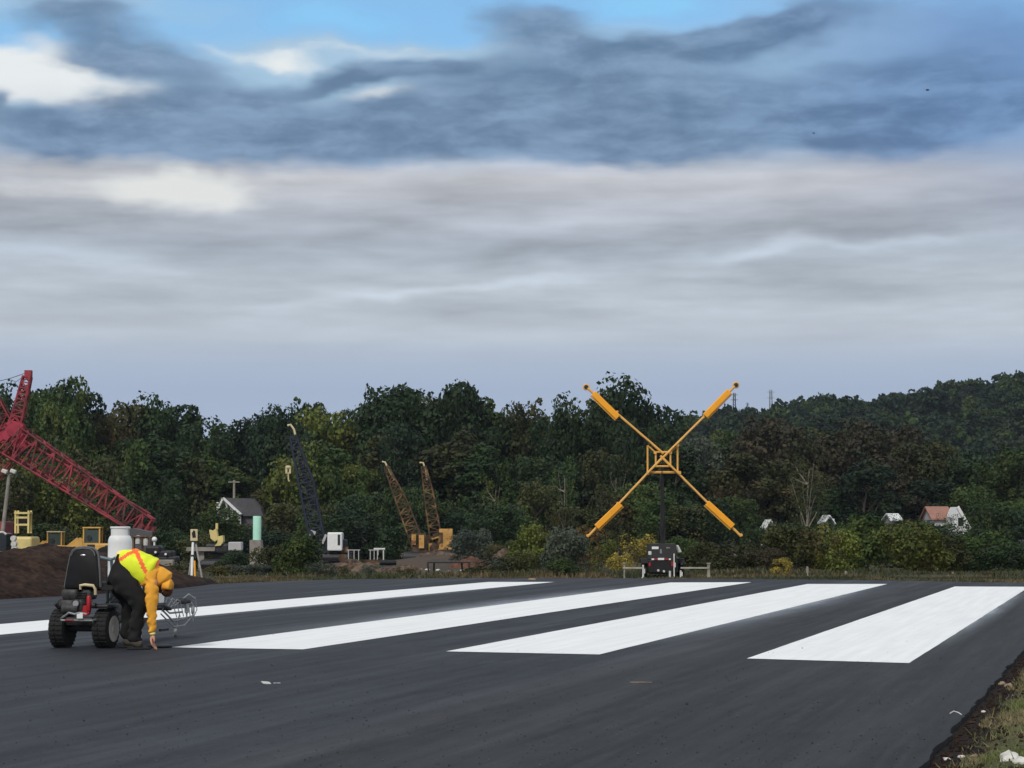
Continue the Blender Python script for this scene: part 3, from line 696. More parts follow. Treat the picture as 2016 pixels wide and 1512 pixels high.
# third rank: low trees and thicket in front of the wood
px = -60
while px < 2100:
    house = 425 < px < 545
    top = rd.uniform(940, 1010); Y = 176 + rd.uniform(-4, 6)
    leaf = rd.choice(['dark', 'mid', 'olive', 'deep', 'mid'])
    if house: top = rd.uniform(1032, 1040)
    if 330 < px < 425: top = rd.uniform(985, 1010)
    if px < 240: leaf = rd.choice(['olive', 'lime', 'mid', 'olive']); top = rd.uniform(900, 960)
    if 545 < px < 600: leaf = 'olive'
    if 1490 < px < 1930: top = rd.uniform(1022, 1040)
    elif px >= 1930: top = rd.uniform(980, 1000)
    tree_px(px, top, rd.uniform(90, 130), Y, leaf, 'round', 'in the low thicket')
    px += rd.uniform(40, 58)
# thin pale trunked trees that stand out of the wall
for px, top, w, leaf in ((1592, 880, 80, 'olive'), (1215, 900, 70, 'dark'), (975, 930, 60, 'mid'), (1110, 900, 60, 'mid')):
    tree_px(px, top, w, 186, leaf, 'sparse', 'with a thin pale trunk', bark='bark_pale', group='thin pale trunked trees', label='slender pale trunked tree with sparse %s leaves %s' % (LEAFWORD[leaf], region(px) if px != 1110 else 'just beside the cross marker'))

# bushes: (px, top, width, base Y, leaf, kind, label)
bushes = [
 (582, 1045, 88, 68, 'mid', 'bush', 'large mid green bush left of the dark slate crane tracks'),
 (552, 1068, 80, 74, 'olive', 'bush', 'olive bush at the foot of the concrete base'),
 (628, 1100, 60, 65, 'grey', 'wispy', 'small wispy grey-green shrub at the front of the big green bush'),
 (545, 1112, 70, 70, 'grey', 'bush', 'low grey-green shrub at the pavement edge below the mint cylinder'),
 (480, 1108, 90, 71, 'grey', 'bush', 'low grey-green shrub right of the survey target'),
 (430, 1112, 70, 70, 'olive', 'bush', 'low olive shrub just right of the survey target legs'),
 (350, 1112, 60, 72, 'olive', 'bush', 'low olive shrub left of the survey target legs'),
 (600, 1120, 70, 68, 'mid', 'bush', 'low green shrub at the pavement edge under the large bush'),
 (520, 1075, 60, 96, 'olive', 'wispy', 'wispy shrub against the concrete base'),
 (455, 1082, 70, 110, 'dark', 'bush', 'dark bush below the small pale box'),
 (930, 1040, 90, 150, 'grey', 'bush', 'rounded blue grey bush right of the rusty yellow cab'),
 (990, 1065, 60, 140, 'olive', 'bush', 'olive bush between the grey bush and the pale rubble'),
 (1050, 1030, 90, 72, 'lime', 'bush', 'bright yellow-green bush in the middle of the far verge'),
 (1025, 1085, 70, 68, 'olive', 'bush', 'olive scrub under the bright yellow-green bush'),
 (1115, 1035, 90, 68, 'grey', 'bush', 'tall dark grey-green bush right of the bright one'),
 (1105, 1095, 70, 65, 'dark', 'bush', 'dark green bush low on the verge left of the yellow saplings'),
 (1110, 1000, 60, 120, 'olive', 'bush', 'olive bush rising behind the tall dark grey-green one'),
 (1160, 1035, 80, 118, 'amber', 'wispy', 'thin orange leaved shrub below the cross marker arm'),
 (1210, 1045, 70, 90, 'olive', 'wispy', 'wispy olive sapling below the cross marker arm'),
 (1185, 1060, 55, 78, 'lime', 'wispy', 'yellow-green sapling left of the black trailer'),
 (1218, 1085, 44, 72, 'yellow', 'wispy', 'small yellow leaved sapling just left of the rail barrier'),
 (1255, 1050, 70, 100, 'yellow', 'wispy', 'yellow leaved shrub behind the black trailer'),
 (1160, 1105, 50, 76, 'olive', 'wispy', 'low olive scrub at the pavement edge below the orange shrub'),
 (1340, 1055, 80, 110, 'mid', 'bush', 'mid green bush right behind the black trailer'),
 (1390, 1065, 90, 84, 'olive', 'bush', 'olive bush above the rail barrier end post'),
 (1450, 1062, 110, 80, 'olive', 'bush', 'brownish olive bush left of the small yellow bush'),
 (1537, 1094, 40, 66, 'yellow', 'wispy', 'small bright yellow bush at the far pavement edge'),
 (1560, 1028, 110, 78, 'olive', 'bush', 'tall olive brown bush behind the small yellow bush'),
 (1510, 1075, 80, 76, 'rust', 'bush', 'rusty bush behind the small yellow bush'),
 (1640, 1032, 90, 78, 'lime', 'bush', 'light green bush right of the tall olive one'),
 (1625, 1095, 46, 80, 'lime', 'wispy', 'small light green sapling at the foot of the light green bush'),
 (1700, 1012, 120, 84, 'mid', 'bush', 'tall mid green bush in the middle of the right hedge'),
 (1690, 1070, 100, 92, 'rust', 'bush', 'rusty undergrowth below the tall mid green bush'),
 (1790, 1025, 130, 78, 'lime', 'bush', 'broad yellow-green bush left of the terracotta roof'),
 (1770, 1075, 90, 88, 'olive', 'bush', 'olive undergrowth below the broad yellow-green bush'),
 (1860, 1050, 110, 80, 'olive', 'bush', 'olive bush below the terracotta roof'),
 (1850, 1085, 70, 84, 'amber', 'wispy', 'orange tinged scrub below the olive bush'),
 (1930, 1045, 120, 82, 'mid', 'bush', 'mid green bush right of the terracotta roofed house'),
 (1985, 1065, 110, 76, 'dark', 'bush', 'dark green bush near the right end of the hedge'),
 (2040, 1060, 110, 98, 'grey', 'bush', 'grey-green bush at the far right end of the hedge'),
 (1600, 1085, 80, 90, 'rust', 'bush', 'brown undergrowth right of the small yellow bush'),
 (1910, 1095, 90, 84, 'olive', 'bush', 'low olive scrub behind the right fence stakes'),
 (668, 1126, 40, 66, 'olive', 'wispy', 'low olive weed clump at the pavement edge below the white cab'),
 (735, 1122, 46, 67, 'grey', 'wispy', 'low grey weed clump left of the steel trestle'),
 (800, 1128, 40, 65, 'olive', 'wispy', 'tiny olive weed clump just left of the trestle legs'),
 (950, 1112, 70, 70, 'olive', 'bush', 'low olive scrub right of the steel trestle'),
 (1000, 1098, 80, 74, 'grey', 'bush', 'grey-green scrub below the pale rubble'),
 (965, 1088, 60, 84, 'rust', 'wispy', 'brown scrub on the bank right of the trestle'),
 (700, 1098, 50, 100, 'olive', 'wispy', 'small scrub beside the white pipe stands'),
 (905, 1090, 50, 110, 'rust', 'wispy', 'brown scrub at the foot of the rusty yellow cab'),
 (300, 1085, 80, 120, 'dark', 'bush', 'dark bush behind the bending worker'),
 (395, 1050, 90, 130, 'olive', 'bush', 'olive bush behind the survey target'),
 (335, 1040, 90, 140, 'dark', 'bush', 'dark green bush right of the white cylinder'),
 (90, 1030, 120, 162, 'mid', 'bush', 'green bush behind the first yellow loader'),
 (20, 1020, 110, 162, 'olive', 'bush', 'olive bush behind the light pole'),
 (700, 1010, 130, 172, 'dark', 'bush', 'dark bush behind the white crane cab'),
 (780, 1030, 110, 172, 'dark', 'bush', 'dark bush behind the white pipe frames'),
]
for px, top, w, Y, leaf, kind, lab in bushes:
    g = W(px, 1100, Y); gz = ground_h(g.x, Y); h = max(.4, W(px, top, Y).z - gz + .05)
    plant_tree('bush', kind, g.x, Y, h, w*1.25/PXM(Y), leaf, lab, 'bush', 'bushes between the pavement and the wood')

# far hill and its woods
def hill_h(x, y):
    px = 1008 + FPX*x/y
    line = np.interp(px, [900, 1250, 1330, 1370, 1410, 1450, 1500, 1550, 1600, 1650, 1700, 1760, 1850, 1950, 2016, 2300, 3200], [900, 862, 848, 836, 822, 818, 822, 806, 800, 802, 792, 782, 775, 764, 758, 742, 735])
    return (1030-line)/FPX*660 + 1.4
def make_hill():
    vs = []; fs = []; nx, ny = 60, 24
    for j in range(ny):
        for i in range(nx):
            y = 330 + (1000-330)*j/(ny-1); x = -.05*660 + i/(nx-1)*330
            top = float(hill_h(x, 660)) - 7.2
            k = sstep(300, 640, y) * (1 - .7*sstep(700, 1000, y))
            vs.append((x, y, -3 + (top+3)*k**1.15))
    for j in range(ny-1):
        for i in range(nx-1): a = j*nx+i; fs.append((a, a+1, a+nx+1, a+nx))
    me = bpy.data.meshes.new('hill'); me.from_pydata(vs, [], fs); me.materials.append(mat('hill floor', (.03, .035, .018), .95, var=.3, nscale=.2))
    o = bpy.data.objects.new('hill', me); COL.objects.link(o); tag(o, 'wooded hillside rising behind the trees on the right', 'hill', kind='structure')
    rg = np.random.default_rng(3); Q = {'deep': [], 'mid': [], 'dark': []}
    base = [crown_data(900+i, 7.5, 3.3, lobes=13, leaves=620, size=.75, bottom=.05)[0] for i in range(4)]
    for k in range(1150):
        y = rg.uniform(400, 675) if k % 4 else rg.uniform(620, 672); x = rg.uniform(-.02*y+20, .27*y)
        if (1008+FPX*x/y) < 1270: continue
        top = float(hill_h(x*660/y if y > 600 else x, 660)) - 7.2
        k_ = sstep(300, 640, y)*(1-.7*sstep(700, 1000, y)); z = -3+(top+3)*k_**1.15
        q = base[rg.integers(4)]; a = rg.uniform(0, 6.28); s = rg.uniform(.7, 1.25); ca, sa = math.cos(a)*s, math.sin(a)*s
        T = np.empty_like(q); T[..., 0] = q[..., 0]*ca - q[..., 1]*sa + x; T[..., 1] = q[..., 0]*sa + q[..., 1]*ca + y; T[..., 2] = q[..., 2]*s*rg.uniform(.8, 1.1) + z - .6
        Q[rg.choice(['deep', 'deep', 'mid', 'dark', 'dark'])].append(T)
    for nm, lab in (('deep', 'deep green'), ('mid', 'mid green'), ('dark', 'dark green')):
        o = quads('hill_woods', np.concatenate(Q[nm]), LM[nm]); tag(o, '%s tree crowns covering the far hill' % lab, 'woods', kind='stuff')
make_hill()

# rough weeds along the far pavement edge, and turf on the near verge
def blades(name, pts, hts, wid, mats, label, cat, lean=.35):
    rg = np.random.default_rng(len(pts)); n = len(pts); P_ = np.array(pts); h = np.array(hts)
    a = rg.uniform(0, 6.28, n); l = rg.normal(size=(n, 2))*lean*h[:, None]; w = wid*rg.uniform(.6, 1.4, n)/2
    dx = np.stack([np.cos(a)*w, np.sin(a)*w, np.zeros(n)], 1); up = np.stack([l[:, 0], l[:, 1], h], 1)
    V = np.stack([P_-dx, P_+dx, P_+up*.65+dx*.8+np.stack([l[:, 0]*.0, l[:, 1]*0, h*0], 1), P_+up], 1)
    o = quads(name, V, mats); tag(o, label, cat, kind='stuff'); return o
def make_weeds():
    rg = random.Random(4); sets = {'grey': [[], []], 'olive': [[], []], 'tan': [[], []]}
    for k in range(52000):
        px_ = rg.uniform(-60, 2080); e0 = 1137
        far = G0(px_, float(np.interp(px_, [0, 170, 400, 650, 1200, 2016], [1180, 1171, 1151, 1141, 1138, 1147])))
        y = far.y + .1 + abs(rg.gauss(0, 1))*(7 if px_ > 1000 else 4); x = far.x*(y/far.y)
        nz = mnoise.noise(Vector((x*.5, y*.3, 2)))
        if 650 < px_ < 960 and nz < .25 and rg.random() < .8: continue
        if px_ < 340: continue
        if nz < -.25 and rg.random() < .8: continue
        s = 'tan' if mnoise.noise(Vector((x*.35, y*.35, 8))) > .12 else ('olive' if rg.random() < .6 else 'grey')
        sets[s][0].append((x, y, ground_h(x, y)-.02)); sets[s][1].append(rg.uniform(.04, .17)*(1+.8*nz)*(1 if y > 64 else .6))
    tanm = leafmat('dry grass', (.14, .105, .055), (.22, .17, .09), (.10, .09, .04), scale=1.2)
    for s, m_, lab in (('grey', LM['grey'], 'grey-green'), ('olive', LM['olive'], 'olive'), ('tan', tanm, 'dry tan')):
        blades('weeds', sets[s][0], sets[s][1], .045, m_, '%s weeds along the far edge of the pavement' % lab, 'weeds')
make_weeds()
for px_, top_, w_ in ((1506, 1016, 34), (1531, 1024, 26), (1622, 1010, 24), (1644, 1018, 26), (1752, 1008, 30), (1775, 1012, 26), (1886, 1012, 30), (1858, 1010, 20)):
    tree_px(px_, top_, w_*1.4, 177, 'dark' if w_ % 4 else 'mid', 'sparse', 'with thin leaves', group='thin young trees in front of the houses', label='thin young %s tree screening a house behind the right bushes' % ('dark green' if w_ % 4 else 'mid green'))
def make_turf():
    rg = random.Random(9); A = [[], []]; B = [[], []]
    for k in range(150000):
        y = 12.5 + 20*rg.random()**1.3; e = .14 + 1.75*rg.random(); p = ga(e, y)
        if p.x > .222*y + .35: continue
        n = mnoise.noise(Vector((p.x*1.7, p.y*.9, 1))) + .5*mnoise.noise(Vector((p.x*5, p.y*4, 1)))
        bare = mnoise.noise(Vector((p.x*1.1+4, p.y*.75+1.3, 7)))
        if bare > .20 or e < .22 + .22*n or y < 14.1 + .25*n: 
            if rg.random() < .95: continue
        s = A if n > -.05 else B
        s[0].append((p.x, p.y, ground_h(p.x, p.y)-.004)); s[1].append(rg.uniform(.014, .058)*(1+.7*n))
    g = leafmat('verge grass', (.11, .135, .045), (.18, .195, .075), (.22, .19, .09), scale=2.0); d = leafmat('dry verge grass', (.20, .17, .09), (.26, .22, .12), (.12, .13, .05), scale=2.0)
    blades('grass', A[0], A[1], .007, g, 'green grass on the verge in the near right corner', 'grass', .6)
    blades('grass', B[0], B[1], .007, d, 'straw coloured grass on the verge in the near right corner', 'grass', .6)
make_turf()

def make_clods():
    rg = random.Random(21); mb = MB()
    for k in range(2600):
        y = 12.6 + 18*rg.random()**1.4; e = .04 + (.32*rg.random() if rg.random() < .6 else 1.6*rg.random()); p = ga(e, y)
        if p.x > .222*y + .3: continue
        if e > .4 and mnoise.noise(Vector((p.x*1.1+4, p.y*.75+1.3, 7))) < .12 and y > 14.2: continue
        r = rg.uniform(.004, .016)*(1.5 if rg.random() < .1 else 1); z = ground_h(p.x, p.y) + r*.3
        vs = [Vector((p.x, p.y, z)) + Vector(v)*r*rg.uniform(.7, 1.3) for v in ((1, 0, 0), (-1, .2, 0), (0, 1, .1), (.1, -1, 0), (0, 0, .9), (0, 0, -.9))]
        mb.add(vs, [(0, 2, 4), (2, 1, 4), (1, 3, 4), (3, 0, 4), (2, 0, 5), (1, 2, 5), (3, 1, 5), (0, 3, 5)])
    o = mb.build('soil_clods', M['soil']); tag(o, 'dark crumbs of soil scattered along the near pavement edge', 'soil crumbs', kind='stuff')
make_clods()
def make_gravel():
    rg = random.Random(77); sets = {'pale': MB(), 'dark': MB()}
    for k in range(4600):
        y = 11.5 + 30*rg.random()**1.7; x = rg.uniform(-.225*y, .225*y)
        if across(Vector((x, y, 0))) > EDGE - .05: continue
        if 24 < y and -9 < x < 12 and rg.random() < .85: continue
        r = rg.uniform(.0025, .0075)*(1.5 if rg.random() < .05 else 1); mb = sets['pale' if rg.random() < .45 else 'dark']
        vs = [Vector((x, y, r*.45)) + Vector(v)*r*rg.uniform(.6, 1.3) for v in ((1, 0, 0), (-1, .2, 0), (0, 1, .1), (.1, -1, 0), (0, 0, .8), (0, 0, -.4))]
        mb.add(vs, [(0, 2, 4), (2, 1, 4), (1, 3, 4), (3, 0, 4), (2, 0, 5), (1, 2, 5), (3, 1, 5), (0, 3, 5)])
    tag(sets['pale'].build('gravel', mat('loose pale aggregate', (.085, .083, .082), .9, var=.5, nscale=9)), 'pale grit scattered over the near asphalt', 'grit', kind='stuff')
    tag(sets['dark'].build('gravel', mat('loose dark aggregate', (.020, .021, .023), .8, var=.5, nscale=9)), 'dark grit scattered over the near asphalt', 'grit', kind='stuff')
make_gravel()

# ------------------------------------------------------------------ object frames
class Fr:                                  # an origin on the ground at (px, Y) and pixel -> local metres
    def __init__(s, px, Y, gz=None):
        p = W(px, 1100, Y); s.Y = Y; s.o = Vector((p.x, Y, ground_h(p.x, Y) if gz is None else gz)); s.m = PXM(Y)
    def __call__(s, px, py, dy=0.0): return W(px, py, s.Y+dy) - s.o

# ------------------------------------------------------------------ soil heap
def make_heap():
    xs = np.arange(-15.5, -5.6, .07); Ys = np.arange(0, 11, .10)
    prof = ([-15.5, -14, -12, -11, -10.5, -10.0, -9.5, -9.0, -8.5, -8, -7.4, -6.9, -6.4, -6.0, -5.6], [.1, .36, .48, .60, .78, .88, .86, .76, .58, .42, .20, .03, 0, 0, 0])
    vs = []; n = len(xs)
    for v in Ys:
        for x in xs:
            ex = float(np.interp(x, [-15.5, -11, -9.9, -8.4, -7.4, -6.8, -5.6], [42.5, 44.1, 44.9, 46.8, 49.5, 52.5, 56.5]))
            t = v/11; y = ex - .25 + v*(1 - .45*sstep(-8.5, -6, x))
            k = sstep(0, .42, t)*(1-sstep(.55, 1.0, t)); k = k**.85
            h = float(np.interp(x, *prof))*k
            h += (.10*mnoise.noise(Vector((x*.9, y*.8, 0))) + .07*mnoise.noise(Vector((x*2.6, y*2.2, 4))) + .045*mnoise.noise(Vector((x*7, y*6, 1))))*min(1, k*1.6)*min(1, h*3)
            vs.append((x, y, h - .03*(1-min(1, k*8)) + (.012 if k > .02 else 0) - .04*(t > .6)*(1-k) - .14*(1-sstep(0, .07, h))))
    fs = [(j*n+i, j*n+i+1, (j+1)*n+i+1, (j+1)*n+i) for j in range(len(Ys)-1) for i in range(n-1)]
    o = MB().add(vs, fs).build('soil_heap', M['soil']); tag(o, 'long heap of dark brown soil at the left edge of the runway', 'soil heap')
    for p in o.data.polygons: p.use_smooth = True
make_heap()

# ------------------------------------------------------------------ ride-on striping machine
def make_machine():
    o = G0(166, 1275); root = empty('line_striping_machine', 'black ride-on line striping machine with high backed seat, parked beside the bending worker', 'striping machine', o, R(-13))
    b = lambda mb, n, m_, p=root, sm=True: mb.build(n, M[m_], p, smooth=sm)
    def wheel(x, y, r, w, name='wheel'):
        t = MB().lathe([(r*.62, -w/2), (r*.86, -w/2), (r*.97, -w*.42), (r, -w*.25), (r, w*.25), (r*.97, w*.42), (r*.86, w/2), (r*.62, w/2)], (x, y, r), 'X', 28)
        for k in range(26):      # tread blocks
            a = 2*math.pi*k/26; c = Vector((x, y+math.cos(a)*r*.995, r+math.sin(a)*r*.995))
            for s_ in (-1, 1): t.box(c+Vector((s_*w*.24, 0, 0)), (w*.4, .022, .016), (a+math.pi/2, 0, s_*.25))
        w_ = t.build(name, M['rubber'], root, smooth=True)
        sg = 1 if x > -.1 else -1
        MB().lathe([(r*.60, -w*.38*sg), (r*.64, w*.50*sg), (r*.68, w*.54*sg), (r*.62, w*.55*sg), (r*.50, w*.51*sg), (r*.2, w*.50*sg), (r*.14, w*.56*sg), (.001, w*.56*sg)], (x, y, r), 'X', 24).build('rim', M['rim'], w_, smooth=True)
        return w_
    wheel(-.265, 0, .215, .185); wheel(.255, 0, .215, .185)
    wheel(.02, .62, .14, .12, 'caster_wheel'); wheel(-.02, 1.45, .17, .11, 'front_wheel'); wheel(-.40, 1.45, .17, .11, 'front_wheel')
    # chassis and rear bumper
    mb = MB().rbox((0, .28, .30), (.34, .9, .10), .03).box((0, .05, .27), (.30, .16, .14)).cyl((-.2, 0, .215), (.2, 0, .215), .035).box((0, .9, .27), (.12, .7, .06)).box((0, 1.4, .25), (.36, .5, .05))
    mb.cyl((.02, .62, .14), (.02, .62, .3), .025)
    b(mb, 'chassis', 'dark', sm=False)
    b(MB().tube([(-.20, -.19, .33), (-.16, -.23, .35), (-.07, -.27, .40), (0, -.28, .385), (.06, -.28, .40), (.14, -.27, .385)], .013), 'bumper_bar', 'chrome')
    b(MB().tube([(-.18, -.24, .315), (.2, -.26, .315)], .012).tube([(.2, -.26, .315), (.22, -.1, .33)], .012), 'lower_bar', 'steel')
    b(MB().box((.065, -.287, .37), (.07, .008, .06)), 'reflector_plate', 'white', sm=False)
    b(MB().box((-.07, -.262, .318), (.11, .006, .012)), 'red_reflector', 'red', sm=False)
    # engine
    e = MB().rbox((-.10, -.02, .47), (.30, .28, .16), .05).rbox((-.13, -.04, .60), (.20, .22, .12), .04).cyl((-.20, -.12, .44), (.0, -.14, .44), .065, n=16).cyl((-.04, -.17, .50), (-.04, -.05, .50), .05, n=16)
    for k in range(7): e.box((-.02, -.02, .51+.018*k), (.16, .2, .006))
    e.rbox((.05, .0, .60), (.13, .2, .12), .03).cyl((-.24, -.1, .50), (-.24, .06, .50), .05, n=14)
    en = b(e, 'engine', 'engine')
    b(MB().cyl((-.03, -.19, .50), (-.03, -.15, .50), .035, n=16), 'oil_filter', 'chrome', en)
    b(MB().tube([(-.2, -.1, .43), (-.25, -.16, .46), (-.27, -.2, .50)], .022), 'exhaust', 'dark', en)
    b(MB().rbox((.105, -.13, .50), (.05, .05, .18), .018).cyl((.06, -.14, .42), (.06, -.10, .42), .06, n=16), 'starter_housing', 'red')
    b(MB().tube([(.00, -.12, .66), (.0, -.13, .70), (.06, -.14, .71), (.16, -.14, .70), (.18, -.13, .66), (.18, -.12, .60)], .017), 'cream_hose', 'cream')
    b(MB().cyl((-.235, -.02, .55), (-.235, -.02, .60), .032, n=14).cyl((-.235, -.02, .60), (-.235, -.02, .635), .026, .018, n=14), 'spray_can', 'red')
    b(MB().rbox((.0, .04, .675), (.14, .12, .06), .02), 'seat_bracket', 'dark', sm=False)
    # fenders and side gear
    b(MB().rbox((.24, .02, .47), (.22, .34, .05), .03).rbox((.27, .30, .42), (.10, .4, .12), .03).cyl((.17, -.16, .48), (.20, -.16, .48), .03), 'fender', 'dark')
    g = MB()
    for k in range(5): g.tube([(.2+.02*k, .1+.12*k, .48), (.26, .25+.1*k, .60-.03*k), (.2, .6+.08*k, .55), (.1, .95+.05*k, .42)], .012)
    b(g, 'hydraulic_hose', 'dark')
    b(MB().cyl((.30, .44, .33), (.27, .40, .60), .018, n=10).cyl((.34, .56, .30), (.32, .50, .55), .016, n=10), 'lever', 'steel')
    # seat: high moulded back with grey piping, base cushion
    back = []; prof = [(-.205, .0), (-.213, .02), (-.190, .22), (-.165, .38), (-.145, .43), (-.10, .462), (0, .472), (.10, .462), (.145, .43), (.165, .38), (.190, .22), (.213, .02), (.205, .0)]
    Mx = Matrix.Rotation(R(-7), 4, 'X'); ctr = Vector((0, -.06, .66))
    def ring(sc, y): return [Mx @ Vector((x*sc, y, .24+(z-.24)*sc)) + ctr for x, z in prof]
    rg_ = [ring(.88, -.045), ring(.97, -.035), ring(1.0, 0), ring(1.0, .05), ring(.93, .085)]
    sb = MB(); n = len(prof)
    for q in rg_: sb.v += [tuple(v) for v in q]
    for i in range(4):
        for j in range(n): sb.f.append((i*n+j, i*n+(j+1) % n, (i+1)*n+(j+1) % n, (i+1)*n+j))
    sb.f.append(tuple(range(n))); sb.f.append(tuple(4*n+j for j in range(n)))
    se = empty('seat', None, None, (0, 0, 0)); se.parent = root
    b(sb, 'seat_back', 'seat', se)
    b(MB().tube([Mx @ Vector((x, -.01, z)) + ctr for x, z in prof[1:-1]], .014), 'piping', 'piping', se)
    b(MB().tube([Mx @ Vector((x*.86, -.047, .03+z*.90)) + ctr for x, z in prof[3:-3]], .007), 'seam', 'piping', se)
    b(MB().rbox((0, .22, .69), (.42, .42, .10), .05), 'seat_cushion', 'seat', se)
    q = Mx @ Vector((.0, -.05, .375)) + ctr
    b(MB().sph(q, .034, 8, (1, .25, .42)), 'badge', 'chrome', se)
    # grey-blue handle post ahead of the seat
    b(MB().tube([(.10, .52, .32), (.10, .56, .75), (.10, .52, .98), (.22, .50, 1.03)], .02).tube([(.10, .52, .98), (-.14, .50, 1.03)], .02), 'steering_handle', 'pale_blue')
    # front striper unit: frame, pump, paint pail, hoses
    b(MB().tube([(-.22, 1.2, .4), (-.22, 1.9, .42), (-.22, 2.2, .36)], .02).tube([(.18, 1.2, .4), (.18, 1.9, .42), (.18, 2.2, .36)], .02).tube([(-.22, 2.2, .36), (.18, 2.2, .36)], .02)
      .tube([(-.26, 1.3, .4), (-.26, 1.25, .9)], .018).tube([(.2, 1.3, .4), (.2, 1.25, .9)], .018).box((-.02, 1.62, .43), (.42, .8, .025)).rbox((-.02, 1.42, .53), (.36, .36, .17), .03), 'striper_frame', 'dark')
    b(MB().cyl((.05, 1.95, .44), (.05, 1.95, .72), .13, .15, n=22), 'paint_pail', 'white')
    b(MB().cyl((.2, 1.62, .45), (.2, 1.62, .75), .05, n=14).rbox((.2, 1.62, .8), (.14, .16, .12), .03), 'pump', 'steel')
    b(MB().tube([(.06, 1.35, .44), (.09, 1.45, .30), (.07, 1.5, .17), (.05, 1.52, .0)], .024), 'white_leg', 'white')
    # forward boom with paint guns and small gauge wheel
    f = empty('spray_boom', None, None); f.parent = root
    b(MB().tube([(.18, 2.1, .34), (.20, 2.7, .20), (.24, 3.3, .22), (.26, 3.75, .24)], .014).tube([(.1, 2.1, .42), (.12, 2.7, .30), (.14, 3.5, .30)], .012), 'boom_tube', 'steel', f)
    h = MB()
    for k in range(5):
        a0 = .02*k
        h.tube([(.12, 2.2+.28*k, .33+a0), (.16+.01*k, 2.45+.27*k, .50-.02*k), (.20, 2.62+.26*k, .44), (.24, 2.8+.22*k, .25)], .009)
    h.tube([(.2, 3.2, .45), (.26, 3.5, .52), (.3, 3.85, .46), (.3, 3.95, .32), (.28, 3.8, .24)], .010)
    h.tube([(.1, 2.2, .30), (.18, 2.8, .13), (.24, 3.3, .14), (.3, 3.7, .26)], .011)
    b(h, 'paint_hose', 'gun', f)
    b(MB().rbox((.24, 3.45, .34), (.07, .12, .11), .02).cyl((.24, 3.45, .30), (.24, 3.45, .2), .018).cyl((.24, 3.38, .38), (.26, 3.52, .42), .018), 'spray_gun', 'gun', f)
    b(MB().rbox((.26, 3.8, .32), (.06, .09, .10), .02).cyl((.26, 3.8, .28), (.26, 3.8, .17), .016).tube([(.20, 3.62, .40), (.26, 3.7, .41), (.27, 3.8, .36)], .012), 'spray_gun', 'gun', f)
    b(MB().rbox((.2, 3.3, .44), (.16, .26, .07), .03).cyl((.12, 3.2, .42), (.3, 3.5, .43), .022), 'gun_bracket', 'dark', f)
    b(MB().tube([(.16, 3.2, .26), (.10, 3.3, .16), (.06, 3.3, .06)], .012).cyl((.03, 3.3, .05), (.09, 3.3, .05), .05, n=16), 'gauge_wheel', 'steel', f)
    b(MB().box((.05, 2.55, .10), (.05, .5, .03)), 'skid_bar', 'dark', f, False)
    for ch in list(f.children):
        for v in ch.data.vertices:
            if v.co.y > 2.1: v.co.y = 2.1 + (v.co.y-2.1)*.52
            v.co.x = v.co.x*.62 + .01
    # gas cylinder carried on the striper (its own thing)
    Rz = Matrix.Rotation(R(-13), 3, 'Z'); tp = o + Rz @ Vector((-.115, 1.30, .62))
    t = empty('gas_cylinder', 'white propane style gas cylinder standing upright on the striping machine', 'gas cylinder', tp)
    r = .142
    MB().lathe([(.10, 0), (r*.9, .0), (r, .03), (r, .17), (r*1.015, .175), (r*1.015, .185), (r, .19), (r, .36), (r*1.015, .365), (r*1.015, .375), (r, .38), (r, .55), (r*.97, .59), (r*.86, .625), (r*.62, .65), (.04, .665), (.001, .668)], n=32).build('cylinder_body', M['tank'], t, smooth=True)
    c = MB()
    for a0, a1 in ((20, 160), (200, 340)):
        seg = 12
        for i in range(seg):
            a, a2 = R(a0+(a1-a0)*i/seg), R(a0+(a1-a0)*(i+1)/seg)
            for rr in (r*.78,): c.add([(rr*math.cos(a), rr*math.sin(a), .63), (rr*math.cos(a2), rr*math.sin(a2), .63), (rr*math.cos(a2), rr*math.sin(a2), .72), (rr*math.cos(a), rr*math.sin(a), .72),
                                   ((rr-.006)*math.cos(a), (rr-.006)*math.sin(a), .63), ((rr-.006)*math.cos(a2), (rr-.006)*math.sin(a2), .63), ((rr-.006)*math.cos(a2), (rr-.006)*math.sin(a2), .72), ((rr-.006)*math.cos(a), (rr-.006)*math.sin(a), .72)],
                                  [(0, 1, 2, 3), (7, 6, 5, 4), (3, 2, 6, 7), (0, 4, 5, 1), (0, 3, 7, 4), (1, 5, 6, 2)])
    c.lathe([(r*.80, .715), (r*.84, .72), (r*.84, .735), (r*.80, .74), (r*.74, .735), (r*.74, .72), (r*.80, .715)], n=32)
    c.build('collar', M['tank'], t, smooth=True)
    MB().cyl((0, 0, .66), (0, 0, .72), .018).cyl((-.03, 0, .70), (.04, 0, .70), .014).build('valve', M['steel'], t)
make_machine()

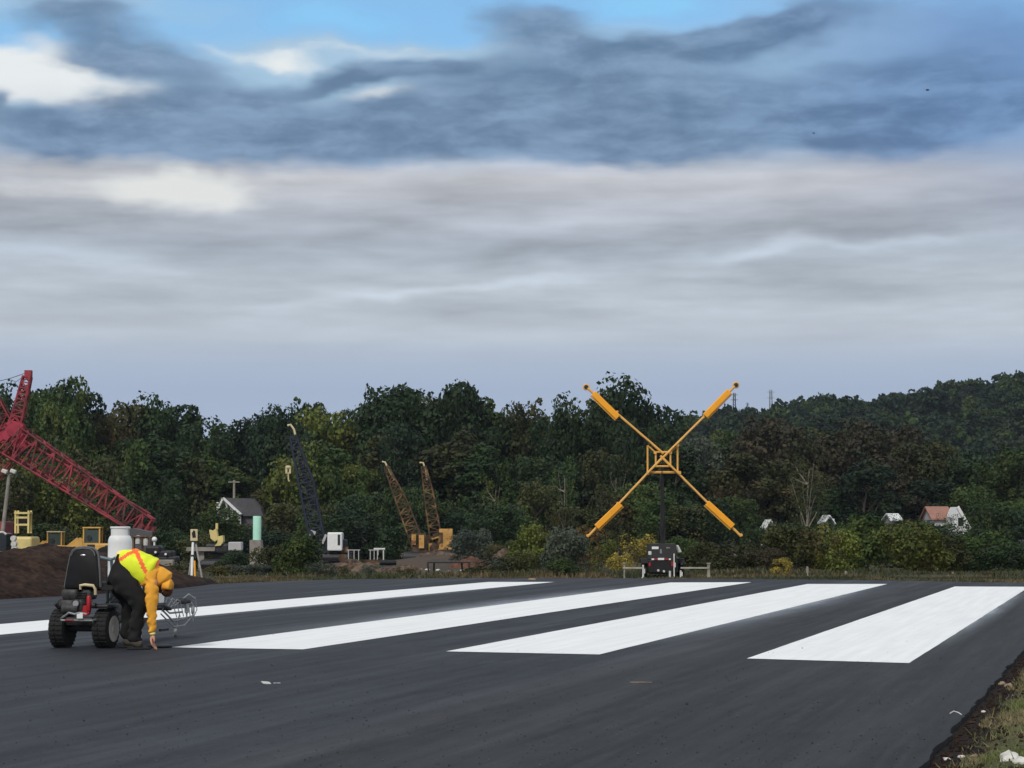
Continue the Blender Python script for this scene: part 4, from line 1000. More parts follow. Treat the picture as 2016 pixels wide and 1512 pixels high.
# ------------------------------------------------------------------ bending worker
def skin(chains, sub=2):
    """chains: list of (points, radii, attach) -> evaluated skinned surface as (verts, faces)."""
    me = bpy.data.meshes.new('t'); vs = []; es = []; rs = []
    for pts, rad, att in chains:
        st = len(vs)
        if att is not None: es.append((att, st))
        for i, p in enumerate(pts):
            vs.append(tuple(p)); r = rad[i]; rs.append(r if isinstance(r, tuple) else (r, r))
            if i: es.append((len(vs)-2, len(vs)-1))
    me.from_pydata(vs, es, []); o = bpy.data.objects.new('t', me); COL.objects.link(o)
    md = o.modifiers.new('s', 'SKIN'); md.use_smooth_shade = True; md.branch_smoothing = .6
    for i, r in enumerate(rs): me.skin_vertices[0].data[i].radius = r
    me.skin_vertices[0].data[0].use_root = True
    sb = o.modifiers.new('b', 'SUBSURF'); sb.levels = sub; sb.render_levels = sub
    dg = bpy.context.evaluated_depsgraph_get(); ev = o.evaluated_get(dg); m2 = ev.to_mesh()
    v = [tuple(q.co) for q in m2.vertices]; f = [tuple(p.vertices) for p in m2.polygons]
    ev.to_mesh_clear(); bpy.data.objects.remove(o); return v, f
def make_person():
    Y0 = 26.75; q0 = W(262, 1275, Y0); o = Vector((q0.x, Y0, 0)); F = lambda px, py, dy=0: W(px, py, Y0+dy) - o
    root = empty('person', 'worker in orange hoodie and neon vest bending down to hold a plate on the runway', 'person', o)
    V_ = lambda pts: [F(*p) for p in pts]
    pel = F(229, 1120, .03)
    # body: one continuous surface (pelvis root, spine, head, arms with hands, legs, feet)
    ch = [([pel, F(250, 1113, .02), F(275, 1116, .02), F(296, 1130, .02), F(308, 1136, .03)], [(.09, .11), .09, .10, .10, .06], None)]
    ch.append((V_([(315, 1141, .03), (323, 1147, .03), (327, 1157, .03), (324, 1165, .03)]), [.055, .095, .092, .06], 4))
    ch.append((V_([(300, 1148, -.13), (298, 1172, -.14), (297, 1200, -.15), (299, 1230, -.15), (300, 1252, -.15)]), [.065, .052, .042, .034, .026], 3))
    ch.append((V_([(298, 1150, .17), (300, 1178, .20), (296, 1204, .24), (290, 1190, .20), (282, 1186, .16)]), [.065, .052, .042, .034, .028], 3))
    ch.append((V_([(236, 1128, -.08), (256, 1158, -.12), (271, 1186, -.12), (270, 1222, -.12), (264, 1258, -.11), (270, 1269, -.12), (279, 1271, -.13)]), [.08, .07, .055, .045, .032, .028, .022], 0))
    ch.append((V_([(232, 1128, .10), (246, 1158, .20), (258, 1186, .26), (254, 1220, .28), (247, 1254, .28), (252, 1264, .27), (261, 1267, .26)]), [.08, .07, .055, .045, .032, .028, .022], 0))
    body = skin(ch); mb = MB().add(*body)
    # hands: palm + five separate bent fingers, right hand presses the plate
    def hand(wr, dirv, side, palmn, curl, s=1.0):
        wr, d, sd, pn = Vector(wr), Vector(dirv).normalized(), Vector(side).normalized(), Vector(palmn).normalized(); out = MB()
        pc = [wr, wr+d*.03*s, wr+d*.085*s]
        out.add(*skin([(pc, [(.022*s, .030*s), (.016*s, .040*s), (.013*s, .042*s)], None)], 2))
        for k, (off, L_) in enumerate(((-.030, .075), (-.010, .088), (.011, .082), (.031, .065))):
            b0 = wr + d*.075*s + sd*off*s; p = [b0]; dd = d.copy()
            for j, fr in enumerate((.40, .32, .28)):
                dd = (dd + pn*curl[j]).normalized(); p.append(p[-1] + dd*L_*fr*s)
            out.add(*skin([(p, [.0098*s, .0092*s, .0085*s, .0072*s], None)], 1))
        t0 = wr + d*.025*s - sd*.030*s; p = [t0, t0 - sd*.028*s + d*.022*s, t0 - sd*.036*s + d*.050*s + pn*.010*s, t0 - sd*.032*s + d*.072*s + pn*.016*s]
        out.add(*skin([(p, [.012*s, .0115*s, .010*s, .008*s], None)], 1))
        return out
    hr = hand(F(300, 1250, -.15), (.05, -.05, -1), (.15, 1, 0), (.9, -.05, -.25), (.35, .5, .35), 1.12)
    hl = hand(F(282, 1186, .16), (.35, -.5, -.6), (.8, .5, 0), (-.3, -.6, -.5), (.25, .35, .3))
    mb.add(hr.v, hr.f).add(hl.v, hl.f)
    bo = mb.build('body', M['skin'], root, smooth=True)
    # face below the hood: skin, nose, ears, eyes, mouth, beard
    hc = F(325, 1155, .03); face = MB().sph(hc, .088, 12, (.86, .80, 1.08)); face.sph(hc+Vector((.074, -.0, -.016)), .017, 6, (1.1, .8, 1.3)).sph(hc+Vector((-.01, -.075, -.01)), .02, 6, (1, .4, 1.5)).sph(hc+Vector((-.01, .075, -.01)), .02, 6, (1, .4, 1.5))
    fc = face.build('head', M['skin'], bo, smooth=True)
    MB().sph(hc+Vector((.062, -.032, .012)), .010, 6).sph(hc+Vector((.062, .032, .012)), .010, 6).build('eyes', M['black'], fc, smooth=True)
    MB().sph(hc+Vector((.058, 0, -.052)), .02, 6, (.6, 1.5, .35)).build('mouth', M['red'], fc, smooth=True)
    MB().sph(hc+Vector((.02, 0, -.045)), .074, 10, (.92, .92, .95)).sph(hc+Vector((-.035, 0, .01)), .08, 10, (.8, .98, 1.1)).build('hair', M['hair'], fc, smooth=True)
    # hoodie
    hd = [([F(238, 1111, .02), F(250, 1109, .02), F(272, 1114, .02), F(294, 1129, .02), F(306, 1136, .03)], [(.135, .155), .150, .160, (.165, .185), .155], None)]
    hd.append((V_([(314, 1137, .03), (321, 1141, .03), (326, 1148, .03)]), [.135, .130, .118], 4))
    hd.append((V_([(299, 1150, -.14), (298, 1176, -.15), (298, 1202, -.15), (299, 1228, -.15), (300, 1247, -.15)]), [.085, .074, .064, .055, .043], 3))
    hd.append((V_([(298, 1150, .18), (300, 1178, .20), (296, 1202, .23), (290, 1190, .20)]), [.085, .072, .062, .05], 3))
    hv, hf = skin(hd, 3)
    hv = [tuple(Vector(v) + Vector((1, .3, .2))*.022*mnoise.noise(Vector((v[0]*12, v[1]*10, v[2]*22)))) for v in hv]
    ho = MB().add(hv, hf).build('hoodie', M['orange'], root, smooth=True)
    # hood brim hanging past the face
    br = MB(); n = 14
    for k in range(n+1):
        a = -math.pi*.62 + k/n*math.pi*1.24
        for (dx, rr, dz) in ((-.02, .103, .01), (.055, .098, -.035), (.085, .070, -.10 if abs(a) < 1.2 else -.06)):
            br.v.append(tuple(hc + Vector((dx+.012*math.cos(a), math.sin(a)*rr, math.cos(a)*rr*.9 + dz*.35 + .012))))
    for k in range(n):
        for j in range(2): a = k*3+j; br.f.append((a, a+1, a+4, a+3))
    bo2 = br.build('hood', M['orange'], ho, smooth=True); sm = bo2.modifiers.new('s', 'SOLIDIFY'); sm.thickness = .014
    # cuff
    MB().add(*skin([(V_([(300, 1243, -.15), (300, 1252, -.15)]), [.044, .038], None)], 2)).build('cuff', M['vest_pale'], ho, smooth=True)
    # vest: shell over the upper back, open at the arms
    vd = [([F(226, 1112, .02), F(246, 1109, .02), F(270, 1113, .02), F(293, 1128, .02), F(301, 1133, .02)], [(.128, .170), (.165, .190), (.178, .200), (.186, .208), (.17, .19)], None)]
    vv, vf = skin(vd, 4)
    axis = [F(226, 1112, .02), F(301, 1133, .02)]; ax = (axis[1]-axis[0]).normalized(); up = Vector((-ax.z, 0, ax.x))
    vv2 = [tuple(Vector(v) + up*(.022*mnoise.noise(Vector((v[0]*12, v[1]*8, v[2]*12))))) for v in vv]
    parts = {'vest': [], 'vest_orange': [], 'vest_pale': []}
    for f in vf:
        c = sum((Vector(vv2[i]) for i in f), Vector())/len(f); r_ = c-axis[0]; t = r_.dot(ax); s_ = -c.y; u_ = r_.dot(up)
        # t: along the back 0..~.47 ; lateral angle around the trunk
        ang = math.atan2(c.y - .02, u_)       # 0 on the back ridge, negative towards the camera
        if t < .01 and u_ < .02: continue
        x1 = abs(t - (.235 - .17*(-ang))) < .030 or abs(t - (.20 + .17*(-ang-.35))) < .030 if ang > -2.3 else False
        if ang < -2.4 or ang > 2.4: 
            if t < .40: continue
        k = 'vest_orange' if (x1 or (t > .455)) else ('vest_pale' if t < .035 else 'vest')
        parts[k].append(f)
    def sub(fs):
        ids = sorted({i for f in fs for i in f}); mp = {a: b_ for b_, a in enumerate(ids)}
        return [vv2[i] for i in ids], [tuple(mp[i] for i in f) for f in fs]
    vo = MB().add(*sub(parts['vest'])).build('vest', M['vest'], root, smooth=True)
    MB().add(*sub(parts['vest_orange'])).build('tape', M['vest_orange'], vo, smooth=True)
    MB().add(*sub(parts['vest_pale'])).build('hem', M['vest_pale'], vo, smooth=True)
    MB().add(*skin([([F(226, 1116, -.07), F(238, 1118, -.09)], [.06, .075], None)], 2)).build('shirt', M['dirty_white'], root, smooth=True)
    # trousers
    td = [([F(222, 1124, .03), F(236, 1122, .03)], [(.135, .155), (.150, .180)], None)]
    td.append((V_([(240, 1142, -.09), (258, 1163, -.12), (273, 1186, -.12), (274, 1200, -.12), (270, 1222, -.12), (265, 1252, -.11), (264, 1268, -.11)]), [.145, .125, .105, .092, .084, .080, .082], 1))
    td.append((V_([(232, 1146, .14), (244, 1164, .20), (256, 1186, .26), (255, 1218, .28), (250, 1248, .28), (248, 1264, .28)]), [.14, .122, .10, .088, .080, .082], 0))
    tv, tf = skin(td, 3)
    tv = [tuple(Vector(v) + Vector((1, .3, .3))*.030*mnoise.noise(Vector((v[0]*10, v[1]*8, v[2]*15)))) for v in tv]
    MB().add(tv, tf).build('trousers', M['trousers'], root, smooth=True)
    for pts in ([(263, 1256, -.11), (264, 1266, -.115), (281, 1271.5, -.13)], [(248, 1254, .28), (249, 1263, .27), (264, 1267, .26)]):
        b_ = skin([(V_(pts), [(.055, .06), (.055, .058), (.033, .048)], None)], 2)
        zmin = min(v[2] for v in b_[0]); b_ = ([(v[0], v[1], v[2]-zmin*(1 if zmin < 0 else 1)+.012) for v in b_[0]], b_[1])
        bt = MB().add(*b_).build('boot', M['boot'], root, smooth=True)
        p0, p1 = F(*pts[0]), F(*pts[2]); MB().rbox(((p0.x+p1.x)/2+.01, (p0.y+p1.y)/2, .012), (.27, .10, .024), .04).build('sole', M['rubber'], bt)
make_person()
def make_plate():
    c = G0(312, 1274); mb = MB().lathe([(.001, .003), (.13, .003), (.14, .014), (.13, .028), (.05, .032), (.001, .032)], n=28)
    mb.v = [(v[0]*1.0, v[1]*1.5, v[2]) for v in mb.v]
    o = mb.build('masking_plate', M['black'], smooth=True, loc=c + Vector((.02, -.02, 0))); tag(o, 'flat black masking plate under the hand of the worker at the stripe tip', 'plate')
make_plate()

# ------------------------------------------------------------------ lighted closure cross on its trailer
def make_cross():
    F = Fr(1303, 64.0, 0.0); F.o.z = ground_h(F.o.x, 64) ; root = empty('closure_marker', 'tall yellow X shaped runway closure marker raised on a black mast', 'cross marker', F.o)
    fy = -.12
    ends = {'ul': ((1306, 893), (1154, 762)), 'ur': ((1300, 906), (1449, 758)), 'll': ((1304, 901), (1157, 1057)), 'lr': ((1300, 897), (1459, 1056))}
    pan = {'ul': ((1168, 774), (1217, 822)), 'ur': ((1436, 770), (1388, 819)), 'll': ((1222, 992), (1174, 1038)), 'lr': ((1392, 990), (1443, 1037))}
    for k, (a, b_) in ends.items():
        A, B = F(*a, fy), F(*b_, fy); ar = MB().cyl(A, B, .034, n=8).build('cross_arm', M['amber_pale'], root, smooth=True)
        p, q = F(*pan[k][0], fy-.05), F(*pan[k][1], fy-.05); d = q-p; ang = math.atan2(d.z, d.x)
        pb = MB().rbox((0, 0, 0), (d.length, .07, .165), .02); pb.xf(Matrix.Translation((p+q)/2) @ Matrix.Rotation(-ang, 4, 'Y'))
        pb.build('panel', M['amber'], ar)
        n_ = Vector((-math.sin(ang), 0, math.cos(ang)))*(-1 if k in ('ul', 'll') else -1); low = n_ if n_.z < 0 else -n_
        MB().xf(Matrix()).cyl(p+low*.105+Vector((0, .02, 0)), q+low*.105+Vector((0, .02, 0)), .018, n=6).build('panel_edge_tube', M['amber_pale'], ar)
        for t in ((.42, .52) if k[0] == 'u' else (.55, .62)):
            c = A.lerp(B, t) + Vector((0, -.02, .05 if t in (.42, .55) else -.05)); 
        c = A.lerp(B, .60 if k != 'ur' else .58) + Vector((0, -.03, .05)); MB().cyl(c+Vector((0, .03, 0)), c-Vector((0, .03, 0)), .035, n=12).cyl(c-Vector((0, 0, .1)), c, .012).build('small_lamp', M['amber_pale'], ar, smooth=True)
        if k[0] == 'u':
            ld_ = empty('lamp', None, None); ld_.parent = ar
            MB().lathe([(.03, .06), (.085, .05), (.09, 0), (.07, -.02)], B, 'Y', 18).build('lamp_ring', M['amber_pale'], ld_, smooth=True)
            MB().sph(B+Vector((0, -.01, 0)), .062, 8, (1, .5, 1)).build('lens', M['dark'], ld_, smooth=True)
        else:
            MB().cyl(B+Vector((0, .04, .04)), B+Vector((0, -.04, .04)), .04, n=12).build('lamp', M['amber_pale'], ar, smooth=True)
    fr = MB()
    def bar(a, b_, r=.025, dy=0): fr.cyl(F(*a, fy+dy), F(*b_, fy+dy), r, n=6)
    bar((1288, 890), (1321, 890)); bar((1291, 890), (1291, 918)); bar((1320, 890), (1320, 918)); bar((1290, 918), (1321, 918)); bar((1275, 877), (1275, 932), .026, .1); bar((1334, 877), (1334, 930), .026, .1)
    bar((1274, 930), (1340, 930), .036, .1); bar((1275, 877), (1290, 890), .02, .05); bar((1334, 877), (1320, 890), .02, .05)
    for a in ((1275, 932), (1338, 931), (1334, 876), (1290, 891), (1320, 891)): fr.cyl(F(*a, fy-.05), F(*a, fy+.12), .045, n=8)
    fr.build('hub_frame', M['amber_pale'], root)
    cb = MB()
    for k, (a, b_) in ends.items():
        A, B = F(*a, fy-.045), F(*b_, fy-.045); pts = [A.lerp(B, t/10)+Vector((0, -.03, -.02-.03*abs(math.sin(t*1.7)))) for t in range(1, 9)]; cb.tube(pts, .008, 4)
    cb.tube([F(1304, 925, -.1), F(1296, 960, -.12), F(1309, 1000, -.12), F(1300, 1050, -.12)], .012, 5); cb.build('cable', M['black'], root)

    ms = MB().box((F(1304, 1000).x, .06, (F(1304, 912).z+F(1304, 1075).z)/2), (.085, .09, F(1304, 912).z-F(1304, 1075).z)).box((F(1305, 1040).x, .06, F(1305, 1040).z), (.125, .13, 1.0))
    ms.cyl(F(1296, 1062, .05), F(1302, 1020, .05), .02)
    ms.build('mast', M['black'], root)
    # trailer
    T = empty('trailer', 'small black generator trailer carrying the mast of the yellow cross', 'trailer', F.o)
    x0 = F(1302, 1100).x
    lo = MB().rbox((x0, -.3, (F(0, 1101).z+F(0, 1127).z)/2+.0), (.76, 1.3, F(0, 1099).z-F(0, 1128).z), .05); lo.build('lower_body', M['black'], T)
    up = MB().prism([(-.95, F(0, 1100).z), (-.86, F(0, 1070).z), (.2, F(0, 1070).z), (.3, F(0, 1100).z)], 'X', x0-.38, x0+.34); hb = up.build('hood', M['black'], T)
    def decal(px, py, w, h, m_='white', dy=-.98, nm='sticker', par=T): 
        c = F(px, py); MB().rbox((c.x, dy, c.z), (w/73.4, .012, h/73.4), .005).build(nm, M[m_], par)
    decal(1286, 1078, 13, 5, dy=-.90); decal(1311, 1078, 7, 3, 'steel', -.90); decal(1275.5, 1088, 6, 7, 'dirty_white', -.925); decal(1297, 1079+6, 4, 9, 'steel', -.91, 'latch')
    decal(1297, 1099.5, 12, 4, dy=-.975, nm='licence_plate'); decal(1287, 1100, 7, 3, 'red', -.972, 'reflector_tape'); decal(1307, 1100, 7, 3, 'red', -.972, 'reflector_tape'); decal(1281, 1100, 5, 3, 'white', -.972, 'reflector_tape'); decal(1314, 1100, 4, 3, 'white', -.972, 'reflector_tape')
    decal(1275, 1110, 4, 7, 'red', -.965, 'tail_light'); decal(1319.5, 1109, 5, 9, 'red', -.965, 'tail_light')
    for px in (1296, 1307):
        c = F(px, 1123+(px-1296)*.15, -.98); MB().cyl(c+Vector((0, .02, 0)), c-Vector((0, .02, 0)), .032, n=14).build('reversing_light', M['dirty_white'], T, smooth=True)
    for px, w_ in ((1266.5, .16), (1338, .17)):
        c = F(px, 1123); t = MB().lathe([(.12, -w_/2), (.20, -w_/2), (.215, -w_*.3), (.215, w_*.3), (.20, w_/2), (.12, w_/2)], (c.x, -.25, .215), 'X', 24).build('wheel', M['rubber'], T, smooth=True)
        MB().lathe([(.12, -w_*.4), (.12, w_*.4), (.03, w_*.3)], (c.x, -.25, .215), 'X', 18).build('rim', M['dirty_white'], t, smooth=True)
        MB().prism([(-.55, .40), (-.45, .52), (-.05, .52), (.05, .40), (.03, .40), (-.07, .50), (-.43, .50), (-.53, .40)], 'X', c.x-.1, c.x+.1).build('mudguard', M['black'], T)
    for px, py0, wd in ((1266, 1112, .045), (1327, 1090, .03), (1340, 1123, .04)):
        c = F(px, py0, -1.0); MB().box((c.x, -1.0, (c.z+.03)/2), (wd, .04, c.z-.03)).box((c.x, -1.0, .02), (wd*1.8, .12, .03)).box((c.x+.02, -1.0, c.z*.55), (wd*1.5, .05, .12)).build('jack_stand', M['dirty_white'], T)
    MB().cyl(F(1319, 1124, -.97), F(1319, 1137, -.97), .03).build('tow_jack', M['dirty_white'], T)
    pr = MB().prism([(F(1322, 0).x, F(0, 1074).z), (F(1328, 0).x, F(0, 1073).z), (F(1334, 0).x, F(0, 1086).z), (F(1326, 0).x, F(0, 1087).z)], 'Y', -.7, -.2); pr.build('side_lamp_panel', M['dirty_white'], T)
    MB().tube([F(1325, 1088, -.4), F(1334, 1100, -.4), F(1342, 1112, -.4)], .03).build('side_strut', M['steel'], T)
    # low pale rail barrier either side of the trailer
    for (a, b_, posts, lab) in ((1226, 1266, (1229,), 'short pale rail barrier piece left of the black trailer'), (1340, 1396, (1395,), 'pale rail barrier with end post right of the black trailer')):
        Fb = Fr((a+b_)/2, 62.3, 0.0); Fb.o.z = ground_h(Fb.o.x, 62.3); rt = empty('rail_barrier', lab, 'barrier', Fb.o, group='pale rail barriers')
        MB().box((Fb(a, 1118)+Fb(b_, 1118))/2, ((b_-a)/Fb.m, .03, .04)).build('rail', M['pale_wood'], rt)
        for p in posts:
            c = Fb(p, 1110, .03); MB().box((c.x, .04, c.z/2-.02), ((.07) if p == 1395 else .04, .06, c.z+.04)).box((c.x, .04, c.z+.01), (.1 if p == 1395 else .06, .1, .03)).build('post', M['wood'], rt)
make_cross()
def make_posts():
    for px, top, w, lab in ((1589, 1116, 4, 'short pale stake behind the small yellow bush'), (1665, 1125, 5, 'pale fence stake below the tall mid green bush'), (1875, 1127, 4, 'pale fence stake, left one of the close pair on the right'), (1911, 1132, 3.5, 'pale fence stake, right one of the close pair on the right')):
        F = Fr(px, 66); c = F(px, top); o = MB().box((0, 0, c.z/2-.05), (w/F.m, .05, c.z+.1), (0, .03, 0)).cyl((0, 0, c.z-.04), (0, 0, c.z+.015), .02).build('fence_stake', M['wood'], loc=F.o); tag(o, lab, 'stake', 'fence stakes along the far verge')
make_posts()

# ------------------------------------------------------------------ cranes
def make_red_crane():
    F = Fr(30, 150); root = empty('lattice_crane', 'large faded red lattice crane at the left edge, boom sloping down to the right', 'crane', F.o)
    MB().lattice(F(28, 868), F(291, 1040), 1.95, 1.30, (0, 0, 1), 15, .075, .06).build('lower_boom', M['crane_red'], root)
    MB().cyl(F(48, 868, -.7), F(296, 1012, -.7), .07).cyl(F(30, 898, -.7), F(262, 1046, -.7), .07).build('boom_chord', M['crane_red'], root)
    e = F(292, 1042); MB().box(e, (.9, .9, .35)).cyl(e+Vector((-.6, -.6, .1)), e+Vector((-.6, .6, .1)), .3, n=14).build('boom_foot', M['crane_red'], root)
    MB().lattice(F(30, 842), F(54, 742), .75, .50, (0, 1, 0), 9, .07, .055).cyl(F(38, 850, -.3), F(59, 740, -.3), .06).box(F(56, 737), (.42, .5, .5)).build('mast', M['crane_pink'] if False else M['crane_red'], root)
    hub = MB().box(F(28, 850), (1.0, .9, 1.3), (0, .3, 0)).box(F(40, 868), (.5, .8, 1.0), (0, .6, 0)).box(F(12, 858), (1.1, .7, .8), (0, -.2, 0)).cyl(F(26, 846, -.6), F(26, 846, .6), .42, n=16).cyl(F(44, 878, -.6), F(44, 878, .6), .3, n=16).lattice(F(-20, 870), F(40, 830), .8, .6, (0, 0, 1), 5, .05, .035)
    hub.build('hub', M['crane_pink'], root)
    MB().lattice(F(38, 870), F(-80, 1010), 1.1, 1.1, (0, 0, 1), 10, .05, .032).cyl(F(45, 848, -.6), F(-40, 950, -.6), .05).cyl(F(45, 878, -.6), F(-60, 1000, -.6), .05).build('rear_leg', M['crane_red'], root)
    MB().lattice(F(14, 840), F(-60, 700), .9, .7, (0, 1, 0), 8, .05, .035).build('gantry', M['crane_red'], root)
    MB().cyl(F(45, 845), F(68, 845), .04).cyl(F(65, 845), F(64, 866), .035).cyl(F(50, 866), F(66, 866), .03).build('platform_rail', M['rust'], root)
    MB().tube([F(52, 734), F(20, 745), F(-30, 757)], .025, 4).tube([F(52, 737), F(20, 760), F(-30, 790)], .02, 4).tube([F(60, 905, -1), F(130, 950, -1), F(250, 1030, -1)], .03, 4).build('cable', M['dark'], root)
    b_ = F(-70, 1060); MB().rbox((b_.x, 0, 1.9), (5.5, 3.2, 2.0), .1).build('machinery_house', M['crane_red'], root)
    MB().rbox((b_.x, -1.5, .55), (5.5, .8, 1.1), .4).rbox((b_.x, 1.5, .55), (5.5, .8, 1.1), .4).build('track', M['dark'], root)
make_red_crane()
def make_dark_crane():
    F = Fr(650, 160); root = empty('crawler_crane', 'dark slate crawler crane with near upright boom and boxy white cab', 'crane', F.o); dz = -F(650, 1107).z
    q = lambda px, py, dy=0: F(px, py, dy)+Vector((0, 0, 0))
    MB().lattice(q(630, 1085), q(603, 950), .95, .95, (0, 1, 0), 9, .085, .055).lattice(q(603, 950), q(577, 858), .95, .42, (0, 1, 0), 8, .08, .05).cyl(q(618, 1000), q(590, 905), .16, .1).build('boom', M['slate'], root)
    MB().tube([q(566, 838), q(572, 836), q(579, 846), q(582, 858)], .075).build('boom_tip', M['pale_yellow'] if False else M['cream'], root)
    MB().tube([q(567, 838), q(567, 916)], .018, 4).tube([q(572, 838), q(571, 916)], .018, 4).tube([q(578, 846), q(640, 1045)], .03, 4).tube([q(640, 1045), q(648, 1060)], .04, 4).build('hoist_cable', M['dark'], root)
    MB().box(q(564, 925), (.13, .1, .5)).box(q(571, 925), (.13, .1, .5)).cyl(q(564, 920), q(571, 920), .12, n=10).tube([q(567.5, 930), q(568, 945), q(570, 948)], .05).build('hook_block', M['cream'], root)
    zc = q(665, 1084).z; zt = q(665, 1048).z; x = q(667, 0).x
    cab = MB().rbox((x, -.9, (zc+zt)/2), (.98, 1.5, zt-zc), .08).build('cab', M['white'], root)
    MB().box((x+.28, -1.66, (zc+zt)/2+.12), (.16, .03, .7)).build('window', M['glass'], cab)
    bx = q(640, 0).x
    MB().rbox((bx+.4, .3, q(0, 1078).z), (2.4, 2.4, 1.1), .1).box((q(620, 0).x, -.6, q(0, 1075).z), (.8, 1.2, 1.4)).prism([(q(615, 0).x, q(0, 1045).z), (q(622, 0).x, q(0, 1045).z), (q(650, 0).x, q(0, 1090).z), (q(640, 0).x, q(0, 1092).z)], 'Y', -1.2, -.9).box((q(673, 0).x, .2, q(0, 1070).z), (.5, 1.4, 1.2)).build('house', M['slate'], root)
    MB().box(q(615, 1052, -1), (.35, .2, .5), (0, .3, 0)).box(q(638, 1062, -1), (.16, .1, .7), (0, .4, 0)).build('pale_guard', M['siding'], root)
    for dy in (-1.1, 1.2):
        tr = MB().rbox((q(658, 0).x, dy, .38), (3.0, .6, .66), .3)
        for k in range(9): tr.box((q(658, 0).x-1.35+.34*k, dy, .72), (.2, .66, .05))
        tr.build('track', M['dark'], root)
    MB().cyl((q(682, 0).x, -1.45, .35), (q(682, 0).x, -1.2, .35), .28, n=14).box((q(685, 0).x, -1.1, .9), (.5, .2, .4)).build('idler', M['rust'], root)
    # white pipe frames lying beside it
    Fp = Fr(700, 150)
    for a, b_, lab in ((686, 706, 'first small white pipe frame right of the dark crane tracks'), (729, 743, 'narrow white pipe frame standing in the yard')):
        F2 = Fr((a+b_)/2, 150); t = F2((a+b_)/2, 1083).z; w = (b_-a)/F2.m/2
        m_ = MB()
        for xx in (-w, w*.1, w): m_.cyl((xx, 0, .0), (xx, 0, t), .028)
        m_.cyl((-w-.1, 0, t), (w+.1, 0, t), .028); o = m_.build('pipe_stand', M['siding'], loc=F2.o); tag(o, lab, 'pipe frame', 'white pipe stands')
    F2 = Fr(745, 152); m_ = MB().cyl(F2(736, 1081), F2(758, 1081), .07).cyl(F2(744, 1081), F2(744, 1093), .04).cyl((F2(755, 1081).x, 0, 0), F2(755, 1081), .04).build('white_pipe', M['dirty_white'], loc=F2.o); tag(m_, 'white pipe lying level on short legs in the yard', 'pipe')
make_dark_crane()
def make_rusty():
    F = Fr(830, 163); root = empty('derelict_crane', 'rusty brown crane whose lattice boom leans left across the dark trees', 'crane', F.o); q = F
    MB().lattice(q(824, 1075), q(790, 985), .85, .72, (0, 1, 0), 8, .06, .045).lattice(q(790, 985), q(760, 918), .70, .28, (0, 1, 0), 7, .055, .04).build('boom', M['rust'], root)
    MB().tube([q(752, 909), q(758, 910), q(766, 926), q(776, 945)], .06).build('boom_head', M['cream'], root)
    m_ = MB()
    for px in (817, 829, 838): m_.box((q(px, 0).x, -.3, q(0, 1075).z), (.22, .5, 1.7))
    m_.box((q(826, 0).x, 0, q(0, 1052).z), (.9, 1.0, .2)).box((q(828, 0).x, .2, q(0, 1090).z), (1.1, 1.6, .5)).cyl(q(822, 1082, -.6), q(822, 1082, .5), .35, n=14)
    m_.build('machinery_frame', M['rust'], root)
    MB().box((q(833, 0).x, -.7, q(0, 1066).z), (.35, .1, .9)).box((q(818, 0).x, -.7, q(0, 1062).z), (.3, .1, .7)).build('yellow_panel', M['rusty_yellow'], root)
    MB().rbox((q(826, 0).x, 0, .4), (2.2, 2.2, .75), .3).build('track', M['dark'], root)
    F = Fr(868, 166); q = F; root = empty('derelict_crane', 'rusty crane with a steep lattice boom and a boxy yellow cab', 'crane', F.o)
    MB().lattice(q(858, 1058), q(843, 965), .80, .62, (0, 1, 0), 8, .06, .045).lattice(q(843, 965), q(834, 918), .6, .30, (0, 1, 0), 5, .055, .038).build('boom', M['rust'], root)
    MB().tube([q(826, 911), q(833, 911), q(838, 925), q(841, 945)], .06).build('boom_head', M['cream'], root)
    zb, zt = q(0, 1082).z, q(0, 1041).z
    cab = MB().rbox((q(880, 0).x, -.2, (zb+zt)/2), (.92, 1.4, zt-zb), .04).build('cab', M['rusty_yellow'], root)
    MB().box((q(870, 0).x, -.95, q(0, 1058).z), (.28, .06, .7)).build('rust_hole', M['rust'], cab)
    m_ = MB().box((q(855, 0).x, -.1, q(0, 1070).z), (.9, 1.0, .16)).box((q(846, 0).x, -.3, q(0, 1075).z), (.22, .4, 1.5)).box((q(862, 0).x, -.4, q(0, 1068).z), (.18, .4, 1.3)).cyl(q(856, 1080, -.7), q(856, 1080, .6), .36, n=14).cyl(q(868, 1068, -.8), q(868, 1068, .2), .26, n=14).cyl(q(842, 1060, -.5), q(842, 1060, .4), .24, n=12).tube([q(853, 1055), q(866, 1040), q(862, 1020)], .06).box(q(863, 1023), (.14, .14, .5)).box((q(862, 0).x, 0, q(0, 1092).z), (1.9, 1.8, .5))
    m_.build('winch_frame', M['rust'], root)
    MB().box((q(850, 0).x, -.6, q(0, 1078).z), (.24, .1, .6)).tube([q(850, 1062, -.7), q(863, 1058, -.7), q(868, 1064, -.7)], .07).tube([q(854, 1086, -.7), q(866, 1082, -.7)], .07).build('yellow_bracket', M['rusty_yellow'], root)
    MB().rbox((q(866, 0).x, 0, .4), (2.8, 2.2, .8), .3).build('track', M['dark'], root)
make_rusty()

